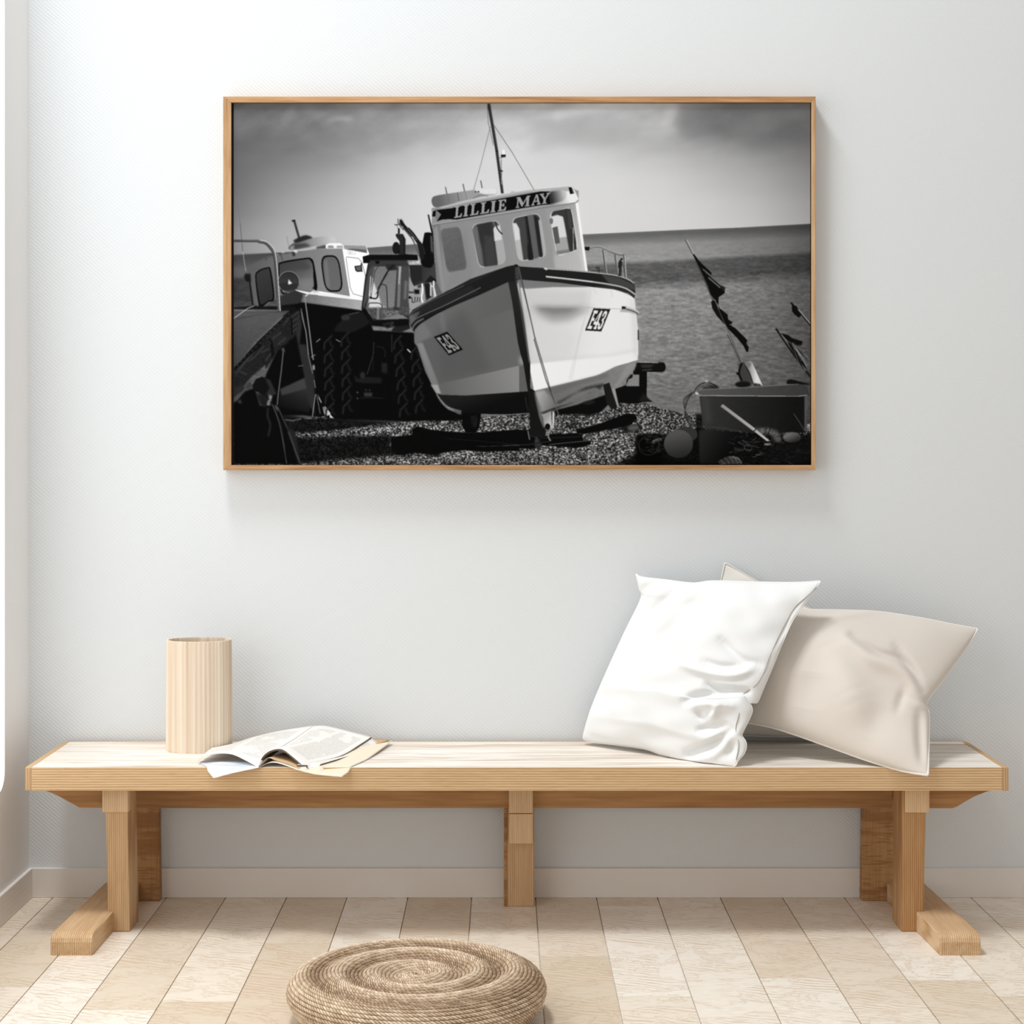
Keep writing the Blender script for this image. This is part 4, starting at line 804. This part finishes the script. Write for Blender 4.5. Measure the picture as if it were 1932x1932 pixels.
# ------------------------------------------------ vase
n = NT('vase_wood', .75, .2)
v = n.coords((1, 1, .012)); s1 = n.noise(v, 95, 2, .5); s2 = n.noise(v, 30, 2)
c = n.mix(n.ramp(s1, [(.32, (206, 182, 156)), (.5, (224, 207, 186)), (.66, (238, 226, 210))]), n.ramp(s2, [(.35, (206, 184, 158)), (.6, (234, 221, 203))]), .4); n.bump(s1, .6, .0015)
vase_m = n.col(c)
def vase():
    YC = -.150; zt = at(0, 1206.5, YC).z; x0, x1 = at(314, 0, YC).x, at(436.5, 0, YC).x; xc, rx, ry = (x0+x1)/2, (x1-x0)/2, .058
    n_ = 144; V = []; Fc = []; rings = [(BT, 1, 0), (BT+.004, 1.005, 0), (zt*.5+BT*.5, 1.0, 0), (zt-.003, .988, 0), (zt, .982, 0), (zt, .93, 0), (zt-.004, .925, 0), (BT+.02, .92, 0), (BT+.014, .8, 0)]
    for ri, (z, s, _) in enumerate(rings):
        for k in range(n_):
            a = 2*math.pi*k/n_; ca, sa = math.cos(a), math.sin(a)
            e = 1+.10*max(0, math.cos(a-.5))**14*(1 if ca > 0 else 0)*.35      # slight crease on the right where the veneer closes
            rib = 1+(.006*math.cos(a*48) if ri < 4 else 0)
            V.append((xc+rx*s*rib*e*math.copysign(abs(ca)**.93, ca)*1.0, YC+ry*s*rib*math.copysign(abs(sa)**.93, sa), z))
    for r in range(len(rings)-1):
        for k in range(n_): Fc.append((r*n_+k, r*n_+(k+1) % n_, (r+1)*n_+(k+1) % n_, (r+1)*n_+k))
    Fc.append(tuple(range(n_))[::-1]); Fc.append(tuple(range((len(rings)-1)*n_, len(rings)*n_)))
    o = settle(obj('wooden_vase', (V, [], Fc), vase_m))
    return tag(o, 'tall oval vase of pale ribbed wood standing at the left of the bench', 'vase')
vase()

# ------------------------------------------------ ruled / Coons surfaces
def resample(P3, n_):
    P3 = [Vector(p) for p in P3]; d = [0]
    for i in range(1, len(P3)): d.append(d[-1]+(P3[i]-P3[i-1]).length)
    out = []; j = 0
    for k in range(n_+1):
        t = d[-1]*k/n_
        while j < len(d)-2 and d[j+1] < t: j += 1
        f = (t-d[j])/max(d[j+1]-d[j], 1e-9); out.append(P3[j].lerp(P3[j+1], min(max(f, 0), 1)))
    return out
def smoothc(P3, k=8):
    P3 = [Vector(p) for p in P3]; n_ = len(P3)
    if n_ < 3: return P3
    out = []
    for i in range(n_-1):
        a, b, c, d = P3[max(i-1, 0)], P3[i], P3[i+1], P3[min(i+2, n_-1)]
        for q in range(k):
            t = q/k; out.append(.5*((2*b)+(c-a)*t+(2*a-5*b+4*c-d)*t*t+(3*b-a-3*c+d)*t**3))
    return out+[P3[-1]]
def coons(T, R, B, L, nu, nv_):     # T: TL->TR, R: TR->BR, B: BL->BR, L: TL->BL
    T, B = [np.array([tuple(p) for p in resample(q, nu)]) for q in (T, B)]; L, R = [np.array([tuple(p) for p in resample(q, nv_)]) for q in (L, R)]
    u = np.linspace(0, 1, nu+1)[None, :, None]; v = np.linspace(0, 1, nv_+1)[:, None, None]
    return (1-v)*T[None]+v*B[None]+(1-u)*L[:, None]+u*R[:, None]-((1-u)*(1-v)*T[0]+u*(1-v)*T[-1]+(1-u)*v*B[0]+u*v*B[-1])
def project(G):
    p = F/(G[..., 1]-CAMY); return 950+G[..., 0]*p, 850+(CAMZ-G[..., 2])*p
def depthline(pts, Ya, Yb):
    d = [0]
    for i in range(1, len(pts)): d.append(d[-1]+math.hypot(pts[i][0]-pts[i-1][0], pts[i][1]-pts[i-1][1]))
    return smoothc([at(x, y, (Ya+(Yb-Ya)*t/d[-1])) for (x, y), t in zip(pts, d)], 6)
def grid_mesh(G1, G2):              # closed shell from a front and a back grid that share their border
    a, b = G1.shape[:2]; I = np.arange(a*b).reshape(a, b); J = I+a*b
    bd = np.zeros((a, b), bool); bd[0] = bd[-1] = True; bd[:, 0] = bd[:, -1] = True; J = np.where(bd, I, J)
    V = np.vstack([G1.reshape(-1, 3), G2.reshape(-1, 3)])
    f = lambda K, r: np.stack([K[:-1, :-1], K[1:, :-1], K[1:, 1:], K[:-1, 1:]][::r], -1).reshape(-1, 4)
    Fc = np.vstack([f(I, 1), f(J, -1)])
    used = np.unique(Fc); mp = -np.ones(len(V), int); mp[used] = np.arange(len(used))
    return ([tuple(map(float, q)) for q in V[used]], [], [tuple(map(int, q)) for q in mp[Fc]])
def cushion(T, R, B, L, Y, front, back, creases, dirn, mat, pipe_m, label, N_=150, pw=.5, pipe_r=.0022, seam=None, ruffle=.0011, wl0=45, zmin=BT+.0015, ymax=-.004, group=None):
    yTL, yTR, yBR, yBL = Y
    G = coons(depthline(T, yTL, yTR), depthline(R, yTR, yBR), depthline(B, yBL, yBR), depthline(L, yTL, yBL), N_, N_)
    u = np.linspace(-1, 1, N_+1)
    # grid lines crowd towards the border so the steep rim stays smooth
    prof = (np.clip(1-np.abs(u)**2.2, 0, 1)[None, :]*np.clip(1-np.abs(u)**2.2, 0, 1)[:, None])**pw
    px, py = project(G); D = np.array(dirn, float); D /= np.linalg.norm(D)
    cr = np.zeros_like(px)
    for pts, wd, amp in creases:
        pts = [(q.x, q.y) for q in smoothc([(x, y, 0) for x, y in pts], 4)]
        best = np.zeros_like(px)
        n_ = len(pts)-1
        for i in range(n_):
            (ax, ay), (bx, by) = pts[i], pts[i+1]; L2 = (bx-ax)**2+(by-ay)**2
            t = np.clip(((px-ax)*(bx-ax)+(py-ay)*(by-ay))/L2, 0, 1); d = np.hypot(px-ax-t*(bx-ax), py-ay-t*(by-ay))
            s = (i+t)/n_; tp = np.sin(np.pi*np.clip(s*.84+.08, 0, 1))**.6
            vv = np.exp(-(d/wd)**2)*tp; best = np.maximum(best, vv)
        cr += amp*best
    edge = np.clip(prof*3.5, 0, 1)
    rr = np.random.RandomState(2); small = np.zeros_like(px)
    for k in range(7):
        a = rr.rand()*math.pi; wl = wl0+rr.rand()*80; small += np.sin((px*math.cos(a)+py*math.sin(a))/wl*2*math.pi+rr.rand()*6)*ruffle
    G1 = G+(prof*front+(cr+small)*edge)[..., None]*D
    G2 = G-(prof*back)[..., None]*D
    for g_ in (G1, G2):
        z = g_[..., 2]; over = (g_[..., 1] > BF-.002)
        g_[..., 2] = np.where(over & (z < zmin), zmin, z); g_[..., 1] = np.minimum(g_[..., 1], ymax)
    bd = np.zeros(px.shape, bool); bd[0] = bd[-1] = True; bd[:, 0] = bd[:, -1] = True
    G2[bd] = G1[bd]
    gm = grid_mesh(G1, G2)
    ctr = np.array([G[..., 0].mean(), G[..., 1].mean(), max(G1[..., 2].min(), 0)])
    root = empty('cushion', tuple(float(q) for q in ctr), label, 'cushion', group)
    obj('cushion_cover', gm, mat, root, True)
    ring = [Vector(q) for q in np.vstack([G1[0, :-1], G1[:-1, -1], G1[-1, :0:-1], G1[::-1, 0]])]
    ring = resample(ring, 360)
    obj('edge_seam', tube(ring, pipe_r, 6), pipe_m, root, True)
    if seam:
        f1 = G1.reshape(-1, 3); qx, qy = project(f1); out = []
        for p in [tuple(q) for q in S2(seam)]:
            k = np.argmin((qx-p[0])**2+(qy-p[1])**2); out.append(Vector(f1[k])-Vector((0, .0008, 0)))
        obj('stitch_line', tube(smoothc(resample(out, 14), 4), .0011, 5), thread_m, root, True)
    return root
def S2(pts):
    out = []
    for i in range(len(pts)-1):
        for k in range(4): t = k/4; out.append((pts[i][0]*(1-t)+pts[i+1][0]*t, pts[i][1]*(1-t)+pts[i+1][1]*t))
    return out+[pts[-1]]
white_m = mat_weave('white_cotton', (231, 232, 232), 330, .7, .12, .0004); whitep = mat_weave('white_cotton_edge', (240, 239, 236), 400, .7, .1, .0003)
thread_m = NT('grey_thread', .9, .1).col((176, 170, 162))
lin_m = mat_weave('beige_linen', (220, 212, 203), 420, .1, .3, .0005); linp = mat_weave('beige_linen_edge', (236, 231, 225), 400, .7, .1, .0003)
cream_m = mat_weave('cream_rib', (234, 231, 224), 260, 0, .3, .0006); creamp = mat_weave('cream_rib_edge', (228, 224, 216), 400, .7, .1, .0003)
# cream cushion, only its corner shows
cushion([(1368,1062),(1430,1097),(1530,1150),(1640,1207)], [(1640,1207),(1650,1280),(1655,1385)], [(1335,1385),(1500,1390),(1655,1385)], [(1368,1062),(1360,1100),(1345,1200),(1335,1385)],
        (-.03, -.03, -.05, -.05), .03, .012, [([(1372,1068),(1366,1100)], 3, -.004)], (0, -1, .1), cream_m, creamp, 'cream ribbed cushion, only its pointed corner showing behind the white cushion', 70)
# beige linen cushion
cushion([(1480,1142),(1515,1150),(1600,1152),(1660,1155),(1740,1167),(1800,1179),(1845,1187)], [(1845,1187),(1832,1208),(1808,1243),(1778,1284),(1752,1318),(1747,1332),(1752,1346),(1752,1400),(1751,1463)],
        [(1400,1362),(1450,1371),(1500,1386),(1570,1411),(1640,1436),(1700,1454),(1751,1463)], [(1480,1142),(1455,1200),(1425,1280),(1400,1362)],
        (-.13, -.10, -.455, -.20), .070, .05, [
        ([(1592,1222),(1612,1236),(1640,1258),(1680,1272),(1706,1287),(1724,1308),(1736,1328)], 17, .024), ([(1604,1214),(1626,1230),(1655,1246),(1692,1256),(1718,1276),(1738,1308)], 9, -.017),
        ([(1686,1232),(1706,1258),(1728,1292)], 9, -.010), ([(1546,1179),(1600,1168),(1654,1156)], 10, .006),
        ([(1732,1352),(1734,1400),(1741,1440)], 10, -.014), ([(1528,1280),(1516,1345)], 24, -.008), ([(1466,1210),(1456,1300)], 24, .008), ([(1702,1312),(1690,1350)], 9, -.007), ([(1560,1215),(1590,1290),(1610,1340)], 42, .022), ([(1640,1400),(1660,1340)], 26, -.006)],
        (-.12, -1, .42), lin_m, linp, 'beige linen cushion slumped on its side at the right, its corner over the bench edge', 150, pipe_r=.003, ruffle=.0005, wl0=90)
# white cushion
cushion([(1200,1083),(1212,1089),(1256,1094),(1308,1100),(1345,1096),(1420,1098),(1500,1099),(1549,1096)],
        [(1549,1096),(1530,1124),(1500,1164),(1482,1200),(1458,1258),(1440,1300),(1428,1326),(1416,1320),(1408,1314),(1419,1336),(1416,1352),(1402,1380),(1400,1388),(1408,1402),(1405,1420),(1392,1436),(1388,1447)],
        [(1101,1386),(1105,1397),(1150,1404),(1215,1413),(1250,1426),(1290,1440),(1340,1446),(1388,1447)],
        [(1200,1083),(1206,1110),(1209,1130),(1180,1190),(1150,1255),(1122,1320),(1108,1360),(1101,1386)],
        (-.045, -.21, -.392, -.06), .085, .045, [
        ([(1300,1252),(1340,1266),(1385,1272),(1412,1267),(1426,1258)], 8, .015), ([(1370,1208),(1392,1232),(1414,1248),(1434,1254)], 9, -.014), ([(1340,1246),(1370,1256),(1400,1256)], 7, -.010), ([(1345,1290),(1360,1297),(1385,1300),(1414,1304)], 7, -.020),
        ([(1304,1320),(1330,1311),(1360,1309),(1390,1314)], 9, -.020), ([(1316,1332),(1345,1326),(1385,1330)], 8, .012), ([(1328,1338),(1333,1355)], 8, -.010),
        ([(1302,1422),(1330,1410),(1360,1393),(1382,1376)], 9, -.020), ([(1326,1376),(1345,1370),(1374,1366)], 7, -.014), ([(1334,1398),(1372,1380)], 7, .010), ([(1350,1354),(1364,1328)], 7, .011), ([(1380,1424),(1386,1398)], 7, -.010), ([(1310,1436),(1350,1424),(1375,1404)], 8, .008),
        ([(1424,1240),(1470,1190),(1524,1128)], 30, -.020), ([(1306,1100),(1275,1122),(1240,1156),(1216,1186),(1196,1220)], 12, -.012), ([(1330,1106),(1292,1134),(1262,1164),(1236,1200)], 16, .008), ([(1210,1122),(1225,1106),(1250,1098)], 9, -.007), ([(1112,1385),(1130,1393),(1150,1400)], 6, -.003)],
        (-.30, -1, .10), white_m, whitep, 'large plain white cotton cushion propped up on the bench', 190, pipe_r=.0016,
        seam=[(1540,1108),(1500,1146),(1478,1182),(1455,1230),(1440,1272),(1428,1292),(1404,1307),(1398,1330),(1394,1350),(1384,1368),(1396,1388),(1394,1410),(1389,1432)])

# ------------------------------------------------ open magazine
mag = empty('open_magazine', tuple(onz(560, 1425, BT)), 'open magazine with curled printed pages lying beside the vase', 'magazine')
def page_mat(name, base, ink, lines, cols=True):
    n = NT(name, .55, .3); uv = n.n('ShaderNodeUVMap', uv_map='UVMap'); s = n.n('ShaderNodeSeparateXYZ'); n.l(uv.outputs[0], s.inputs[0])
    u, v = s.outputs[0], s.outputs[1]
    ln = n.math('GREATER_THAN', n.math('SINE', n.math('MULTIPLY', v, lines*6.283)), .1)
    cb = n.n('ShaderNodeCombineXYZ'); n.l(n.math('MULTIPLY', u, 90), cb.inputs[0]); n.l(n.math('FLOOR', n.math('MULTIPLY', v, lines)), cb.inputs[1])
    ch = n.math('GREATER_THAN', n.noise(cb.outputs[0], 1.0, 2, .8), .47)
    col = n.math('GREATER_THAN', n.math('ABSOLUTE', n.math('SINE', n.math('MULTIPLY', u, 6.283))), .22)
    mu = n.math('MULTIPLY', n.math('GREATER_THAN', u, .08), n.math('LESS_THAN', u, .92)); mv = n.math('MULTIPLY', n.math('GREATER_THAN', v, .1), n.math('LESS_THAN', v, .9))
    blk = n.math('GREATER_THAN', n.noise(n.coords((1, 1, 1)), 24, 1), .42)
    f = n.math('MULTIPLY', n.math('MULTIPLY', ln, ch), n.math('MULTIPLY', n.math('MULTIPLY', mu, mv), n.math('MULTIPLY', col, blk)))
    return n.col(n.mix(base, ink, n.math('MULTIPLY', f, .5)))
pg = page_mat('printed_page', (232, 229, 224), (120, 112, 104), 46); blank = NT('page_blank', .5, .3).col((240, 240, 240)); blue = None
n = NT('cover_inside', .4, .4); blue = n.col(n.ramp(n.noise(n.coords(), 14, 2), [(.35, (206, 214, 228)), (.6, (236, 238, 240))]))
kraft = mat_wood('kraft_paper', 'x', (214, 184, 142), (200, 166, 124), (180, 144, 104), 60, .1, False, .5, 13); grey = NT('page_edges', .7, .2).col((176, 166, 152))
cream_p = NT('cream_paper', .6, .2).col((230, 217, 196)); dark_e = NT('page_edges_deep', .7, .2).col((112, 102, 90))
def sheet(name, near, far, left, right, m, th=.0012, parent=mag, nu=36, nv_=20, sag=0.0):
    # near: left->right, far: left->right, left/right: far->near
    G = coons(smoothc(far), smoothc(right), smoothc(near), smoothc(left), nu, nv_)
    if sag:
        u = np.linspace(0, 1, nu+1)[None, :]; v = np.linspace(0, 1, nv_+1)[:, None]; G[..., 2] += sag*np.sin(np.pi*u)*np.sin(np.pi*v)
    z = G[..., 2]; G[..., 2] = np.where((z < BT+.0016+th) & (G[..., 1] > BF-.003), BT+.0016+th, z)
    Gb = G.copy(); Gb[..., 2] -= th
    a, b = G.shape[:2]; V = np.vstack([G.reshape(-1, 3), Gb.reshape(-1, 3)]); I = np.arange(a*b).reshape(a, b); J = I+a*b
    Fc = []; 
    for i in range(a-1):
        for j in range(b-1): Fc.append((I[i, j], I[i+1, j], I[i+1, j+1], I[i, j+1]))
    nt = len(Fc)
    for i in range(a-1):
        for j in range(b-1): Fc.append((J[i, j], J[i, j+1], J[i+1, j+1], J[i+1, j]))
    for i in range(a-1): Fc += [(I[i, 0], J[i, 0], J[i+1, 0], I[i+1, 0]), (I[i+1, -1], J[i+1, -1], J[i, -1], I[i, -1])]
    for j in range(b-1): Fc += [(I[0, j+1], J[0, j+1], J[0, j], I[0, j]), (I[-1, j], J[-1, j], J[-1, j+1], I[-1, j+1])]
    Fc = [tuple(int(q) for q in f) for f in Fc]
    o = obj(name, ([tuple(map(float, q)) for q in V], [], Fc), m, parent); me = o.data
    uvl = me.uv_layers.new(name='UVMap'); 
    for p in me.polygons:
        for li in p.loop_indices:
            vi = me.loops[li].vertex_index % (a*b); uvl.data[li].uv = ((vi % b)/(b-1), (vi//b)/(a-1))
    me.materials.append(dark_e if th > .004 else (grey if m is kraft else blank))
    for k in range(nt, len(me.polygons)): me.polygons[k].material_index = 1
    for k in range(2*nt): me.polygons[k].use_smooth = True
    return o
P3 = lambda *q: [at(x, y, Y) for x, y, Y in q]
# lower sheets first
sheet('cover', P3((403,1467.5,-.452),(440,1458,-.44),(488,1448,-.41)), P3((376,1437,-.34),(430,1436,-.34),(492,1440,-.36)), P3((376,1437,-.34),(390,1452,-.4),(403,1467.5,-.452)), P3((492,1440,-.36),(488,1448,-.41)), blue, .0010)
sheet('lower_page', P3((489,1447,-.405),(505,1439.5,-.395),(520,1438.5,-.395),(540,1444,-.40),(565,1453,-.415),(600,1461,-.44),(645,1465,-.452)), P3((585,1400,-.10),(640,1398,-.09),(700,1394,-.07),(741,1397,-.06)), P3((585,1400,-.10),(489,1447,-.405)), P3((741,1397,-.06),(700,1427,-.27),(645,1465,-.452)), cream_p, .0010)
sheet('inserted_leaf', P3((489,1446,-.40),(504,1430,-.385),(520,1434,-.385),(545,1442,-.395),(564,1450,-.41)), P3((585,1396,-.08),(640,1392,-.08),(738,1395,-.07)), P3((585,1396,-.08),(489,1446,-.40)), P3((738,1395,-.07),(650,1424,-.25),(564,1450,-.41)), kraft, .0010)
sheet('middle_pages', P3((560,1446,-.395),(578,1449,-.40),(598,1453,-.405)), P3((640,1388,-.09),(690,1388,-.09),(722,1408,-.12)), P3((640,1388,-.09),(560,1447,-.40)), P3((722,1408,-.12),(660,1432,-.27),(598,1453,-.405)), pg, .0050)
sheet('right_page', P3((488,1446,-.405),(494,1430,-.385),(505,1419,-.375),(520,1413.5,-.37),(534,1414.5,-.37),(550,1426,-.38),(570,1443,-.40)), P3((592,1369,-.06),(615,1369,-.06),(650,1377,-.07),(701,1390,-.10)), P3((592,1369,-.06),(560,1392,-.18),(520,1418,-.3),(488,1446,-.405)), P3((701,1390,-.10),(680,1404,-.17),(640,1427,-.29),(570,1443,-.40)), pg, .0045)
sheet('left_page', P3((373,1437,-.36),(382,1428,-.355),(400,1421.5,-.352),(420,1419.5,-.352),(440,1422,-.36),(462,1432,-.38),(488,1446,-.405)), P3((400,1411,-.217),(438,1403,-.175),(475,1391,-.12),(530,1378,-.07),(592,1368.5,-.06)), P3((400,1411,-.217),(386,1422,-.28),(373,1437,-.36)), P3((592,1368.5,-.06),(560,1391,-.18),(520,1416,-.3),(488,1446,-.405)), pg, .0028)

# ------------------------------------------------ woven floor cushion
def pouf():
    cx, cy = (786.5-950)/902., -1.013; R = .2695
    # profile from the underside rim over the side to the middle
    prof = [(.16, .002), (.205, .004), (.232, .014), (.252, .030), (.2640, .048), (.2690, .062), (.2665, .077), (.258, .090), (.244, .099), (.222, .1035), (.195, .1035), (.17, .101), (.14, .1015), (.11, .099), (.08, .096), (.05, .0955), (.025, .094), (.004, .092)]
    P_ = smoothc([Vector((r, 0, z)) for r, z in prof], 10); rows = 52; per = 10; n1 = rows*per
    P_ = resample(P_, n1); NA = 216; m = 6*NA
    pr = np.array([(p.x, p.z) for p in P_]); d = np.gradient(pr, axis=0); d /= np.linalg.norm(d, axis=1)[:, None]; nrm = np.stack([d[:, 1], -d[:, 0]], 1)
    if nrm[len(nrm)//3, 0] < 0: nrm = -nrm
    th = np.arange(m)/m*2*np.pi
    tt, kk = np.meshgrid(th, np.arange(n1+1)/per)
    rad = np.interp(kk, np.arange(n1+1)/per, pr[:, 0])
    kk2 = kk+tt/(2*np.pi)                             # the coil climbs one row a turn
    row = np.floor(kk2); fr = kk2-row; rope = np.sqrt(np.clip(1-(2*fr-1)**2, 0, 1))
    nst = np.where(rad > .215, 180, np.where(rad > .15, 135, np.where(rad > .09, 90, np.where(rad > .045, 54, 27))))
    ph = tt*nst/(2*np.pi)+(fr-.5)*1.3+row*.5
    st = np.abs(np.sin(np.pi*ph))**.6
    sw = .0055*np.cos(2*np.pi*(rad/.078)-tt+2.2)*np.clip((.245-rad)/.04, 0, 1)
    h = .0042*(.25*rope+.75*rope*st)+sw-.001
    x = rad+nrm[:, 0][:, None]*h; z = pr[:, 1][:, None]+nrm[:, 1][:, None]*h
    V = np.stack([x*np.cos(tt), x*np.sin(tt), np.maximum(z, .0005)], -1).reshape(-1, 3)
    I = np.arange((n1+1)*m).reshape(n1+1, m); J = np.roll(I, -1, 1)
    Q = np.stack([I[:-1], J[:-1], J[1:], I[1:]], -1).reshape(-1, 4)
    me = bpy.data.meshes.new('woven_pouf'); me.vertices.add(len(V)); me.vertices.foreach_set('co', V.astype(np.float32).ravel())
    caps = [I[0][::-1], I[-1]]
    loops = np.concatenate([Q.ravel()]+caps).astype(np.int32); starts = np.concatenate([np.arange(0, Q.size, 4), [Q.size, Q.size+m]]).astype(np.int32)
    me.loops.add(len(loops)); me.loops.foreach_set('vertex_index', loops); me.polygons.add(len(starts)); me.polygons.foreach_set('loop_start', starts); me.update(calc_edges=True)
    # straw colour varies by strand; shade is painted into grooves and swirl dips
    rs = np.random.RandomState(4); tab = rs.rand(200, 256)
    sid = (np.floor(ph).astype(int) % 256); v1 = tab[(row.astype(int)) % 200, sid]
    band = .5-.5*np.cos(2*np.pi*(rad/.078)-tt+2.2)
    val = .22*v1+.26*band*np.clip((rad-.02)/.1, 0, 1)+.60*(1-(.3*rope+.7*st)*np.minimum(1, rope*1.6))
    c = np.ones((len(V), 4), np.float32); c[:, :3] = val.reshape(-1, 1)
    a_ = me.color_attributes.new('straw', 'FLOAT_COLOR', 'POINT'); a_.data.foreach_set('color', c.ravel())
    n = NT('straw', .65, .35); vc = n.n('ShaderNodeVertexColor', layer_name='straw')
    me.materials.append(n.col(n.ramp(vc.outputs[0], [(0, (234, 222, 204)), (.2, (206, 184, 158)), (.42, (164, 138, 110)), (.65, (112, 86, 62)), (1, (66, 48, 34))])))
    me.shade_smooth()
    o = bpy.data.objects.new('woven_pouf', me); C.objects.link(o); o.location = (cx, cy, 0)
    tag(o, 'round braided straw floor cushion on the plank floor in front of the bench', 'pouf')
pouf()
